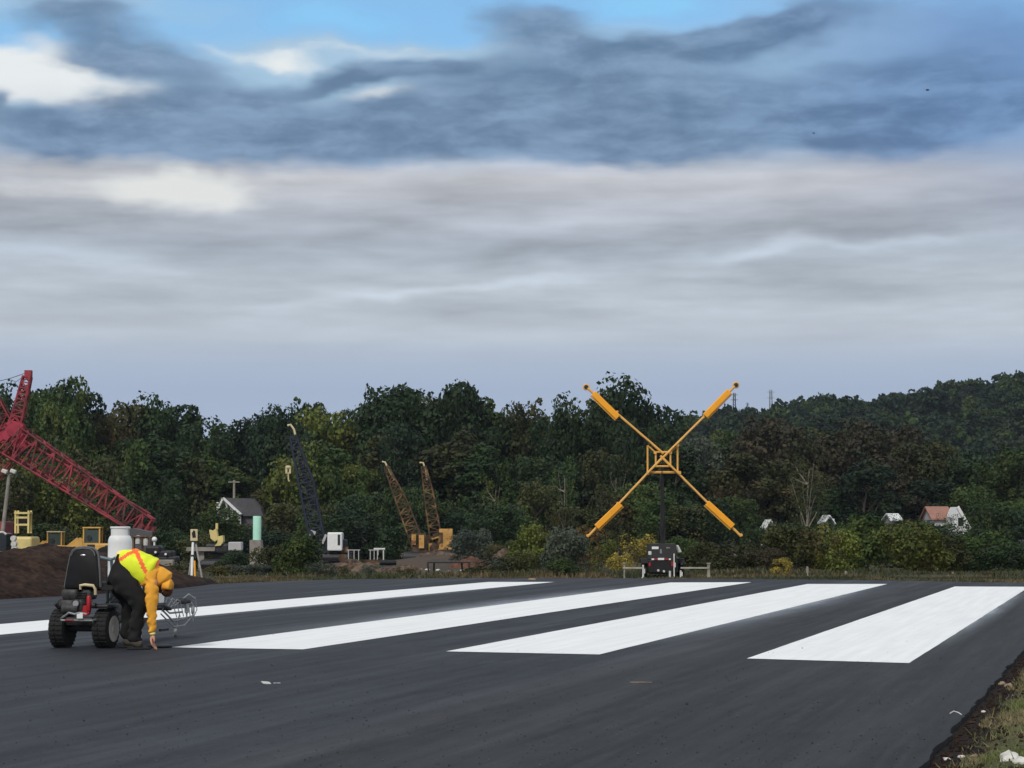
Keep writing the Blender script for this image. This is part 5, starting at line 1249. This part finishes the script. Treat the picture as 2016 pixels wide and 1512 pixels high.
def loader(px, Y, mt, lab, cabdx, roofmat, glass, sc=1.0, face=-1, rz=0):
    F = Fr(px, Y); root = empty('wheel_loader', lab, 'loader', F.o, rz, group='yellow loaders in the yard'); s = sc; f = face
    MB().rbox((-f*1.25*s, 0, 1.15*s), (1.9*s, 1.3*s, .75*s), .12).box((0, 0, .85*s), (2.2*s, .8*s, .35*s)).rbox((f*1.3*s, 0, .9*s), (1.0*s, .9*s, .5*s), .06).rbox((-f*2.15*s, 0, 1.0*s), (.25*s, 1.35*s, .7*s), .05).build('body', M[mt], root)
    cab = MB()
    for xx in (-.52, .52):
        for yy in (-.5, .5): cab.box((cabdx*s+xx*s, yy*s, 1.95*s), (.09*s, .09*s, 1.1*s))
    cab.box((cabdx*s, 0, 1.45*s), (1.15*s, 1.1*s, .2*s)); cb = cab.build('cab_frame', M[mt], root)
    MB().rbox((cabdx*s, 0, 2.54*s), (1.2*s, 1.15*s, .10*s), .03).build('cab_roof', M[roofmat], cb)
    MB().box((cabdx*s, 0, 1.95*s), (.96*s, .92*s, .9*s)).build('glass', M[glass], cb)
    MB().cyl((cabdx*s-.15*s, -.53*s, 1.9*s), (cabdx*s-.15*s, -.56*s, 1.9*s), .16*s, n=12).build('mirror', M['dark'], cb)
    MB().cyl((-f*1.0*s, -.2*s, 1.5*s), (-f*1.0*s, -.2*s, 2.1*s), .05*s, n=8).build('exhaust', M['dark'], root)
    MB().box((-f*1.5*s, -.66*s, 1.2*s), (.9*s, .02, .4*s)).box((cabdx*s, -.6*s, 1.2*s), (.5*s, .1, .5*s)).build('side_grille', M['dark'], root)
    for yy in (-.55, .55):
        MB().prism([(f*.35*s, 1.0*s), (f*.45*s, 1.75*s), (f*.8*s, 1.9*s), (f*2.3*s, .7*s), (f*2.5*s, .35*s), (f*2.2*s, .4*s), (f*.9*s, 1.35*s)], 'Y', yy*s-.06*s, yy*s+.06*s).build('lift_arm', M[mt], root)
    MB().prism([(f*2.2*s, .95*s), (f*2.35*s, .15*s), (f*3.3*s, .12*s), (f*3.35*s, .2*s), (f*2.55*s, .35*s), (f*2.5*s, .95*s)], 'Y', -1.0*s, 1.0*s).build('bucket', M[mt], root)
    for xx in (-1.2, 1.1):
        for yy in (-.78, .78):
            w_ = MB().lathe([(.3*s, -.2*s), (.6*s, -.2*s), (.66*s, -.12*s), (.66*s, .12*s), (.6*s, .2*s), (.3*s, .2*s)], (xx*s, yy*s, .66*s), 'Y', 22).build('wheel', M['rubber'], root, smooth=True)
            MB().lathe([(.32*s, -.17*s), (.32*s, .17*s), (.1*s, .1*s)], (xx*s, yy*s, .66*s), 'Y', 16).build('rim', M[mt], w_, smooth=True)
loader(178, 150, 'loader', 'orange yellow wheel loader right behind the high seat back', .15, 'loader', 'glass_green', .96, -1)
loader(108, 154, 'loader', 'orange yellow wheel loader with pale roof behind the soil heap', .05, 'cream', 'glass_green', .86, -1)
def make_yard():
    # bulldozer with roll cage
    F = Fr(45, 148); root = empty('bulldozer', 'yellow bulldozer with tall square roll cage beside the light pole', 'bulldozer', F.o)
    z0, z1 = F(0, 1045).z, F(0, 1010).z; m_ = MB()
    for x in (-.40, .40):
        for y in (-.4, .4): m_.box((x, y, (z0+z1)/2), (.11, .11, z1-z0+.3))
    m_.box((0, 0, z1), (.96, .96, .12)).box((0, -.42, z1-.28), (.9, .06, .12)).box((0, -.42, z1-.72), (.9, .06, .12)); m_.build('roll_cage', M['pale_yellow'], root)
    MB().box((0, .1, z1-.5), (.55, .5, .4)).build('cab_interior', M['dark'], root)
    MB().rbox((0, 0, 1.35), (1.6, 2.6, 1.3), .15).build('body', M['pale_yellow'], root); MB().rbox((-.95, 0, .45), (.5, 3.0, .85), .35).rbox((.95, 0, .45), (.5, 3.0, .85), .35).build('track', M['dark'], root)
    # light pole
    F = Fr(15, 132); root = empty('light_pole', 'grey leaning light pole with two floodlight heads at the left edge', 'light pole', F.o); t = F(18, 935)
    MB().cyl((F(10, 0).x, 0, -.2), t, .13, .09, 12).cyl(F(8, 934), F(28, 934), .035).build('pole', M['concrete'], root, smooth=True)
    for px in (7, 24):
        MB().rbox(F(px+2, 928, -.1), (.32, .3, .22), .05, (0, .35, 0)).build('floodlight', M['dirty_white'], root)
    # small truck at the very left
    F = Fr(8, 128); root = empty('small_truck', 'dark small truck with white window frame at the left edge behind the soil', 'truck', F.o)
    zt, zb = F(0, 1049).z, F(0, 1085).z; x = F(14, 0).x
    cb = MB().rbox((x, 0, (zt+zb)/2), (.95, 1.3, zt-zb), .06).build('cab', M['glass'], root)
    MB().tube([(x-.48, -.66, zb), (x-.42, -.66, zt-.1), (x-.3, -.66, zt+.03), (x+.3, -.66, zt+.03), (x+.45, -.66, zt-.08)], .06).build('window_frame', M['dirty_white'], cb)
    MB().rbox((x-.8, -.1, zb-.35), (2.6, 1.4, .6), .1).build('bonnet', M['loader'], root); MB().tube([(x-1.2, -.85, zb+.06), (x+.2, -.85, zb-.12), (x+.5, -.85, zb-.3)], .07).build('fender', M['dirty_white'], root)
    for dx in (-1.5, .3): MB().lathe([(.2, -.12), (.42, -.12), (.45, 0), (.42, .12), (.2, .12)], (x+dx, -.7, .45), 'Y', 18).build('wheel', M['rubber'], root, smooth=True)
    for k, (py, w_) in enumerate(((1060, 'topmost'), (1071, 'middle'), (1080, 'lowest'))):
        Fd = Fr(27, 127); r = .14
        c = Fd(27+k, py); o = MB().lathe([(.001, -.22), (r, -.22), (r*1.05, -.1), (r, 0), (r*1.05, .1), (r, .22), (.001, .22)], (0, 0, 0), 'Y', 14).build('white_drum', M['dirty_white'], loc=Fd.o+c, smooth=True); tag(o, 'small white drum lying at the left edge, %s of three' % w_, 'drum', 'white drums at the left edge')
    Fd = Fr(29, 127.3); c = Fd(30, 1086); o = MB().box((0, .05, c.z/2-.1), (.9, .8, c.z-.0)).build('pallet_rack', M['dark'], loc=Fd.o); tag(o, 'dark rack carrying the small white drums', 'rack')
    # pickup / trailer clutter right of the white cylinder
    F = Fr(305, 118); root = empty('flatbed_truck', 'black flatbed truck parked behind the bending worker', 'truck', F.o); zt, zb = F(0, 1076).z, F(0, 1096).z
    MB().rbox((0, 0, (zt+zb)/2+.05), (.75, 1.3, zt-zb), .12).rbox((.55, 0, zb+.12), (.8, 1.2, .35), .08).rbox((-.5, 0, zb+.1), (1.2, 1.3, .12), .04).build('cab', M['black'], root)
    MB().rbox((0, 0, zb-.1), (2.3, 1.2, .25), .06).build('bed', M['dark'], root)
    for x in (-.8, .8): MB().lathe([(.15, -.1), (.33, -.1), (.36, 0), (.33, .1), (.15, .1)], (x, -.6, .36), 'Y', 18).build('wheel', M['rubber'], root, smooth=True)
    for a in ((326, 1091), (306, 1087)): 
        c = F(*a, -.75); MB().cyl(c+Vector((0, .1, 0)), c-Vector((0, .02, 0)), .055, n=12).build('headlight', M['white'], root, smooth=True)
    F = Fr(280, 126); root = empty('pipe_rack', 'rusty rack with white plastic drums right of the white cylinder', 'rack', F.o)
    m_ = MB(); z = F(0, 1056).z
    for x in (-.45, 0, .45): m_.box((x, 0, z/2), (.07, .4, z))
    m_.box((0, 0, z), (1.1, .5, .06)).box((0, 0, z*.62), (1.1, .5, .06)); m_.build('rack_frame', M['rust'], root)
    for a, n_ in (((272, 1063), 'left'), ((287, 1066), 'right')):
        c = F.o+F(*a); o = MB().lathe([(.001, -.2), (.16, -.2), (.17, 0), (.16, .18), (.05, .24), (.001, .24)], n=14).build('plastic_drum', M['dirty_white'], loc=c, smooth=True); tag(o, 'white plastic drum on the rusty rack, the %s one' % n_, 'drum', 'white plastic drums on the rusty rack')
    F = Fr(304, 125); c = F(304, 1062); o = MB().sph((0, 0, 0), .14, 10).cyl((0, 0, -.5), (0, 0, -.1), .05).cyl((0, 0, -c.z), (0, 0, -.4), .03).build('round_lamp', M['white'], loc=F.o+c, smooth=True); tag(o, 'round white lamp on a thin post above the black truck', 'lamp')
    F = Fr(320, 92); c = F(320, 1102); o = MB().rbox((0, 0, c.z/2), (45/F.m, .45, c.z), .04).build('concrete_block', M['concrete'], loc=F.o); tag(o, 'long grey concrete block above the head of the worker', 'concrete block')
    F = Fr(270, 140); o = MB().prism([(-1.2, 0), (-1.2, F(0, 1048).z), (-.2, F(0, 1040).z), (1.0, F(0, 1048).z), (1.0, 0)], 'Y', -.8, .8).build('metal_shed', M['roof'], loc=F.o); tag(o, 'low grey metal shed behind the white cylinder', 'shed')
    # survey target on legs
    F = Fr(382, 61.5, ground_h(W(382, 1100, 61.5).x, 61.5)); root = empty('tripod_stand', 'white and orange tripod stand topped by a tan sign board', 'tripod', F.o)
    z0, z1 = F(0, 1065).z, F(0, 1042).z
    bd = MB().rbox((0, -.03, (z0+z1)/2), (.185, .03, z1-z0), .01).build('sign_board', M['cream'], root)
    MB().prism([(-.035, z0+.08), (.05, z0+.09), (.03, z0+.25), (-.01, z1-.02), (-.055, z0+.2)], 'Y', -.052, -.046).build('arrow_mark', M['black'], bd)
    MB().box((0, 0, z0-.03), (.14, .1, .05)).build('head', M['dark'], root)
    for (a, b_, r, m_) in (((380, 1068, -.03), (377, 1145, -.25), .034, 'white'), ((385, 1068, 0), (398, 1146, .1), .024, 'siding'), ((380, 1068, .05), (371, 1143, .2), .018, 'siding')):
        P_, Q_ = F(*a), F(*b_); Q_.z = max(Q_.z, 0); MB().cyl(P_, Q_, r, n=8).build('leg', M[m_], root)
    MB().cyl(F(383, 1104, -.12), F(384, 1143, -.2), .024).build('orange_leg', M['orange'], root)
    MB().box(F(380, 1094, -.12), (.1, .05, .05)).build('clamp', M['dark'], root)
    # pale yellow mini excavator
    F = Fr(428, 126); root = empty('mini_excavator', 'pale yellow mini excavator arm and bucket above the shrubs', 'excavator', F.o)
    MB().prism([tuple((F(a, b_).x, F(a, b_).z)) for a, b_ in ((413, 1043), (420, 1045), (427, 1040), (430, 1062), (424, 1066), (416, 1060))], 'Y', -.3, .3).build('bucket', M['pale_yellow'], root)
    MB().prism([tuple((F(a, b_).x, F(a, b_).z)) for a, b_ in ((430, 1056), (440, 1054), (441, 1066), (436, 1074), (424, 1075), (430, 1068))], 'Y', -.4, .4).tube([F(427, 1042), F(427, 1030)], .07).build('arm', M['pale_yellow'], root)
    MB().rbox((0, .3, F(0, 1080).z), (1.2, 1.2, .5), .1).box((0, .3, .9), (.5, .5, 1.0)).rbox((0, 0, .3), (1.8, 1.5, .55), .25).build('undercarriage', M['dark'], root)
    MB().box((F(405, 0).x, 0, F(0, 1081).z), (1.5, .8, .2)).box((F(405, 0).x, 0, F(0, 1086).z/2), (.3, .3, F(0, 1086).z)).build('counterweight', M['concrete'], root)
    # small pale box trailer
    F = Fr(464, 118); z0, z1 = F(0, 1084).z, F(0, 1067).z; root = empty('box_trailer', 'small pale grey box trailer half hidden by dark bush', 'trailer', F.o)
    MB().rbox((0, 0, (z0+z1)/2), (26/F.m, .8, z1-z0), .05).build('box_body', M['siding'], root); MB().box((0, 0, z0-.1), (.6, .6, .2)).build('chassis', M['dark'], root)
    for x in (-.2, .2): MB().lathe([(.1, -.08), (.25, -.08), (.27, 0), (.25, .08), (.1, .08)], (x, -.35, z0-.3), 'Y', 14).cyl((x, 0, 0), (x, 0, z0), .03).build('wheel', M['rubber'], root)
    # mint cylinder on concrete base
    F = Fr(514, 100); zt = F(0, 1063).z; base = MB().prism([(F(501, 0).x, 0), (F(500, 0).x, zt), (F(521, 0).x, zt), (F(524, 0).x, zt*.6), (F(534, 0).x, zt*.45), (F(534, 0).x, 0)], 'Y', -.4, .5).build('concrete_plinth', M['concrete'], loc=F.o); tag(base, 'stepped weathered concrete base under the mint cylinder', 'concrete base')
    r = 8.2/F.m; zz = F(0, 1016).z
    o = MB().lathe([(.001, 0), (r, 0), (r, zz-zt-.03), (r*.94, zz-zt), (.001, zz-zt)], n=24).build('mint_cylinder', M['mint'], smooth=True, loc=F.o+Vector((F(512.5, 0).x, .02, zt))); tag(o, 'upright mint green cylinder on a concrete base', 'cylinder')
    # trestle in the yard
    F = Fr(888, 76); z = F(0, 1107).z; root = empty('steel_trestle', 'low dark steel trestle at the pavement edge below the rusty cranes', 'trestle', F.o)
    MB().box((F(886, 0).x, 0, z), (84/F.m, .5, .05)).build('top', M['dark'], root)
    for px, y, tilt in ((846, -.25, -.12), (856, .2, .04), (911, .2, -.08), (925, -.25, .05)):
        MB().box((F(px, 0).x, y, z/2-.05), (.055, .05, z+.1), (0, tilt, 0)).build('leg', M['dark'], root)
    # culvert pipe and timber
    F = Fr(762, 112); o = MB().cyl((-.35, 0, .14), (.35, .1, .14), .13, n=14).cyl((.1, .3, .12), (.42, .3, .12), .12, n=12).build('black_pipe', M['black'], loc=F.o, smooth=True); tag(o, 'short black drain pipe lying on the yard soil', 'pipe')
    F = Fr(722, 118); o = MB().box((0, 0, .12), (1.3, .3, .2), (0, 0, .1)).box((.1, .2, .22), (.9, .2, .1), (0, 0, -.2)).build('timber_stack', M['rust'], loc=F.o); tag(o, 'low stack of brown timber left of the black pipe', 'timber')
    rd = random.Random(3)
    spots = [(788, 1105), (806, 1106), (818, 1105), (829, 1108), (835, 1110), (870, 1111), (893, 1116), (905, 1117), (920, 1118), (946, 1122), (955, 1112), (985, 1100), (1040, 1130), (990, 1083), (1010, 1078), (1020, 1080)]
    for i, (px, py) in enumerate(spots):
        Y = 72 + (1122-py)*1.6 if py > 1085 else 150; Y = min(Y, 118) if py > 1085 else 140; F = Fr(px, Y); r = rd.uniform(.025, .085)*(2.6 if py < 1085 else 1); px += rd.uniform(-9, 9); py += rd.uniform(-3, 5); F = Fr(px, Y)
        m_ = MB().sph((0, 0, r*.5), r, 5, (rd.uniform(1, 1.8), 1, .7)); m_.v = [tuple(Vector(v)*(1+.25*mnoise.noise(Vector(v)*9+Vector((i, 0, 0))))) for v in m_.v]
        o = m_.build('rubble_stone', M['dirty_white' if i % 3 else 'brown_stone'], loc=F.o+Vector((0, 0, .02))); tag(o, 'rubble stone on the spoil bank below the rusty cranes', 'stone', 'rubble stones on the spoil bank')
make_yard()
def make_mounds():
    for i, (px, top, w, Y, mk, lab) in enumerate(((700, 1100, 95, 96, 'spoil', 'low brown spoil heap right of the dark crane tracks'), (790, 1112, 90, 86, 'spoil', 'flat brown spoil heap left of the steel trestle'),
            (862, 1082, 80, 128, 'spoil', 'brown earth bank right under the rusty yellow cab'), (925, 1096, 70, 104, 'rust_soil', 'reddish earth heap behind the right end of the trestle'), (965, 1112, 60, 82, 'rust_soil', 'small reddish heap right of the steel trestle'),
            (640, 1118, 70, 80, 'spoil', 'small brown heap right of the large green bush'), (1000, 1082, 60, 120, 'spoil', 'pale brown rubble bank left of the bright yellow-green bush'))):
        F = Fr(px, Y); h = max(.15, F(px, top).z); W_ = w/F.m; n = 26; vs = []; fs = []
        for j in range(n):
            for k in range(n):
                u, v = k/(n-1)*2-1, j/(n-1)*2-1; x, y = u*W_*.62, v*max(1.2, W_*.5)
                r = math.hypot(u*(1+.25*mnoise.noise(Vector((v*2, i, 0)))), v); z = h*max(0, 1-r)**.75*(1+.5*mnoise.noise(Vector((x*1.6+i*5, y*1.6, 1)))) + (.09*mnoise.noise(Vector((x*5, y*5, i))) if r < .9 else 0)
                vs.append((x, y, z - .06*(r > .95) + ground_h(F.o.x+x, Y+y) - F.o.z))
        for j in range(n-1):
            for k in range(n-1): a = j*n+k; fs.append((a, a+1, a+n+1, a+n))
        o = MB().add(vs, fs).build('spoil_heap', M[mk], loc=F.o); tag(o, lab, 'spoil heap', 'spoil heaps in the yard')
make_mounds()

# ------------------------------------------------------------------ houses, poles, pylons
def house(px, Y, w, eave, ridge, depth, wallm, roofm, lab, gable_front=True, ridge_shift=0, extra=None):
    F = Fr(px, Y); root = empty('house', lab, 'house', F.o); e, r = F(0, eave).z, F(0, ridge).z; W2 = w/F.m/2
    if gable_front:
        MB().prism([(-W2, 0), (-W2, e), (0, r), (W2, e), (W2, 0)], 'Y', 0, depth).build('wall', M[wallm], root)
        ov = .15
        for s_ in (-1, 1):
            MB().prism([(s_*(W2+ov), e-ov*(r-e)/W2+.03), (s_*(W2+ov), e-ov*(r-e)/W2+.13), (0, r+.13), (0, r+.03)], 'Y', -.2, depth+.2).build('roof', M[roofm], root)
        for xx in (-W2*.35, W2*.35): 
            f = MB().box((xx, -.02, e*.95), (.5, .05, .8)).build('window', M['white'], root); MB().box((xx, -.055, e*.95), (.38, .03, .66)).build('pane', M['glass'], f)
    else:
        MB().box((0, depth/2, e/2), (2*W2, depth, e)).prism([(0, e), (depth/2, r), (depth, e)], 'X', -W2, W2).build('wall', M[wallm], root)
        MB().prism([(-.25, e-.06), (depth/2, r+.02), (depth/2, r+.14), (-.25, e+.06)], 'X', -W2-.2, W2+.2).prism([(depth+.25, e-.06), (depth/2, r+.02), (depth/2, r+.14), (depth+.25, e+.06)], 'X', -W2-.2, W2+.2).build('roof', M[roofm], root)
        for k in range(3):
            xx = -W2*.6+k*W2*.6; f = MB().box((xx, -.02, e*.7), (.6, .05, .9)).build('window', M['white'], root); MB().box((xx, -.055, e*.7), (.46, .03, .74)).build('pane', M['glass'], f)
    return root, F
def make_buildings():
    F = Fr(475, 187); root = empty('house', 'pale house with grey shingle roof and white gable trim behind the mint cylinder', 'house', F.o); q = F
    A = lambda px, py: (q(px, py).x, q(px, py).z)
    MB().prism([A(432, 1035), A(430, 1010), A(434, 990), A(439, 982), A(474, 1013), A(474, 1035)], 'Y', 0, 2.0).build('gable_wall', M['siding'], root)
    MB().prism([A(437, 981), A(441, 979), A(477, 1012), A(471, 1013)], 'Y', -.25, .2).prism([A(437, 981), A(441, 981), A(433, 1000), A(428, 1001)], 'Y', -.25, .2).build('gable_trim', M['white'], root)
    MB().prism([A(441, 980), A(495, 981), A(512, 1000), A(518, 1016), A(478, 1016)], 'Y', .25, 2.6).build('roof', M['roof'], root)
    MB().prism([A(476, 1014), A(516, 1014), A(516, 1045), A(476, 1045)], 'Y', .5, 2.4).build('side_wall', M['roof'], root)
    MB().box((A(437, 1003)[0], -.03, A(437, 1003)[1]), (.45, .06, .9)).build('window', M['glass'], root); MB().prism([A(448, 1012), A(448, 990), A(453, 995), A(453, 1012)], 'Y', -.05, .02).build('downpipe', M['dark'], root)
    MB().box((A(429, 1000)[0], -.1, A(429, 1000)[1]), (.2, .1, .9)).build('corner_board', M['white'], root)
    house(1856, 186, 36, 1022, 1000, 5, 'siding', 'terracotta', 'white house with terracotta tiled roof above the right bushes', False)
    F = Fr(1878, 182); root = empty('gable_wing', 'bright white gable front beside the terracotta roof', 'house', F.o)
    MB().prism([(F(1868, 0).x, 0), (F(1866, 0).x, F(0, 1018).z), (F(1874, 0).x, F(0, 998).z), (F(1896, 0).x, F(0, 1040).z), (F(1896, 0).x, 0)], 'Y', 0, 3).build('wall', M['white'], root)
    MB().prism([(F(1872, 0).x, F(0, 1000).z), (F(1876, 0).x, F(0, 996).z), (F(1900, 0).x, F(0, 1040).z), (F(1895, 0).x, F(0, 1043).z)], 'Y', -.3, -.02).build('gable_trim', M['white'], root)
    MB().box((F(1880, 0).x, -.03, F(0, 1027).z), (.4, .05, .6)).build('window', M['glass'], root)
    house(1518, 184, 18, 1040, 1026, 4, 'white', 'white', 'white house glimpsed through the trees right of the cross marker')
    house(1634, 185, 16, 1028, 1017, 4, 'white', 'white', 'small white gabled house glimpsed behind the light green bush')
    house(1765, 186, 15, 1024, 1014, 4, 'siding', 'white', 'pale house almost hidden behind the broad yellow-green bush', False)
    F = Fr(460, 189); root = empty('utility_pole', 'grey utility pole with crossarm rising above the grey roofed house', 'utility pole', F.o); zt = F(0, 945).z
    MB().cyl((0, 0, -.3), (0, 0, zt), .13, .09).build('pole', M['wood'], root, smooth=True); MB().box((0, -.1, F(0, 949).z), (.9, .1, .09)).build('crossarm', M['wood'], root)
    def pylon(px, top, bot, Y, w, lab, m_='steel'):
        z1, z0 = W(px, top, Y), W(px, bot, Y); root = empty('pylon', lab, 'pylon', (z0.x, Y, z0.z), group='pylons on the hill'); h = z1.z-z0.z
        MB().lattice((0, 0, 0), (0, 0, h), w, w*.55, (0, 1, 0), 7, .10, .06).build('tower', M[m_], root)
        mb = MB()
        for k in (.95, .8): mb.box((0, 0, h*k), (w*2.2, .12, .10))
        mb.build('crossarm', M[m_], root)
    pylon(1446, 774, 840, 640, .9, 'dark lattice pylon on the hill beside the upper right cross arm', 'dark')
    pylon(1518, 768, 845, 660, 1.0, 'pale lattice pylon on the hill, right one')
    pylon(1472, 793, 845, 655, .5, 'low pylon with wide crossarm between the two taller ones')
make_buildings()

# ------------------------------------------------------------------ near stones, scraps, birds
def make_small():
    def stone(px, py, r, m_, lab, sq=.7, grp=None, seed=0):
        g = G0(px, py, .02); c = Vector((g.x, g.y, ground_h(g.x, g.y))); m2 = MB().sph((0, 0, 0), r, 9, (1.15, 1, sq))
        m2.v = [tuple(Vector(v)*(1+.45*mnoise.noise(Vector(v)*(1.3/r)+Vector((seed, 0, 0))))) for v in m2.v]
        o = m2.build('stone', M[m_], loc=c+Vector((0, 0, r*.25))); tag(o, lab, 'stone', grp)
    stone(1986, 1496, .050, 'stone', 'largest white stone on the near verge at the bottom right', .9, 'stones on the near verge', 1)
    stone(2010, 1502, .036, 'stone', 'white stone touching the right side of the largest one', .7, 'stones on the near verge', 2)
    stone(1864, 1480, .022, 'stone', 'flat white stone at the corner of pavement and verge', .5, 'stones on the near verge', 3)
    stone(1892, 1476, .019, 'stone', 'small pale stone between the flat white one and the tan one', .6, 'stones on the near verge', 4)
    stone(1918, 1472, .024, 'brown_stone', 'tan stone in the middle of the verge stone row', .6, 'stones on the near verge', 5)
    stone(1950, 1478, .016, 'stone', 'small white stone left of the largest one', .6, 'stones on the near verge', 6)
    stone(1987, 1341, .032, 'brown_stone', 'rounded tan stone high on the near verge', .8, 'stones on the near verge', 7)
    stone(1972, 1336, .024, 'brown_stone', 'reddish tan stone just left of the rounded one', .8, 'stones on the near verge', 8)
    stone(1994, 1357, .015, 'stone', 'small white stone just below the rounded tan stone', .8, 'stones on the near verge', 9)
    stone(1936, 1389, .014, 'stone', 'tiny white stone at the left edge of the turf', .8, 'stones on the near verge', 10)
    rd = random.Random(12)
    g = G0(1878, 1408, .01); o = MB().tube([g+Vector((-.03, 0, .012)), g+Vector((0, 0, .03)), g+Vector((.03, -.02, .02)), g+Vector((.045, -.06, .008))], .004, 6).build('twig', M['dirty_white']); tag(o, 'small pale twig on the dark pavement edge', 'twig')
    g = G0(524, 1346); o = MB().box((0, 0, .008), (.07, .10, .008), (.1, .1, .3)).box((.09, .03, .004), (.06, .03, .004), (0, 0, .2)).build('paper_scrap', M['dirty_white'], loc=g); tag(o, 'small white scrap lying on the asphalt below the painter stripe', 'scrap')
    g = G0(1255, 1344); o = MB().box((0, 0, .004), (.13, .05, .005), (0, 0, .2)).box((.08, .02, .003), (.1, .02, .004), (0, 0, -.1)).build('straw_scrap', M['brown_stone'], loc=g); tag(o, 'small tan scrap lying on the asphalt between two stripes', 'scrap')
    for px, py, Y, s, lab in ((1826, 177, 260, .55, 'distant dark bird gliding high on the right of the sky'), (1602, 262, 300, .4, 'tiny dark bird below the slate cloud bank')):
        p = W(px, py, Y); m2 = MB().sph((0, 0, 0), .09*s/.4, 6, (1.6, 1, .8)); m2.add([(0, 0, .02), (-s*.9, .05, .10), (-s*.6, .2, .12), (0, .1, .03)], [(0, 1, 2, 3)]).add([(0, 0, .02), (s*.9, .05, .06), (s*.6, .2, .08), (0, .1, .03)], [(3, 2, 1, 0)])
        o = m2.build('bird', M['dark'], loc=p); tag(o, lab, 'bird', 'birds in the sky')
make_small()

# ------------------------------------------------------------------ thin air: far things fade a little to blue
def make_haze():
    x0, x1, y0, y1, z0, z1 = -900, 900, -60, 1200, -8, 62
    me = bpy.data.meshes.new('haze'); vs = [(x, y, z) for z in (z0, z1) for y in (y0, y1) for x in (x0, x1)]
    me.from_pydata(vs, [], [(0, 2, 3, 1), (4, 5, 7, 6), (0, 1, 5, 4), (2, 6, 7, 3), (0, 4, 6, 2), (1, 3, 7, 5)])
    m = bpy.data.materials.new('thin haze'); m.use_nodes = True; N = m.node_tree.nodes; N.remove(N['Principled BSDF'])
    v = N.new('ShaderNodeVolumePrincipled'); v.inputs['Color'].default_value = (.72, .82, 1, 1); v.inputs['Density'].default_value = HAZE; v.inputs['Anisotropy'].default_value = .2
    m.node_tree.links.new(v.outputs[0], N['Material Output'].inputs['Volume']); me.materials.append(m)
    o = bpy.data.objects.new('haze', me); COL.objects.link(o); tag(o, 'thin bluish air over the whole place', 'haze', kind='stuff')
HAZE = .00009
if HAZE: make_haze()
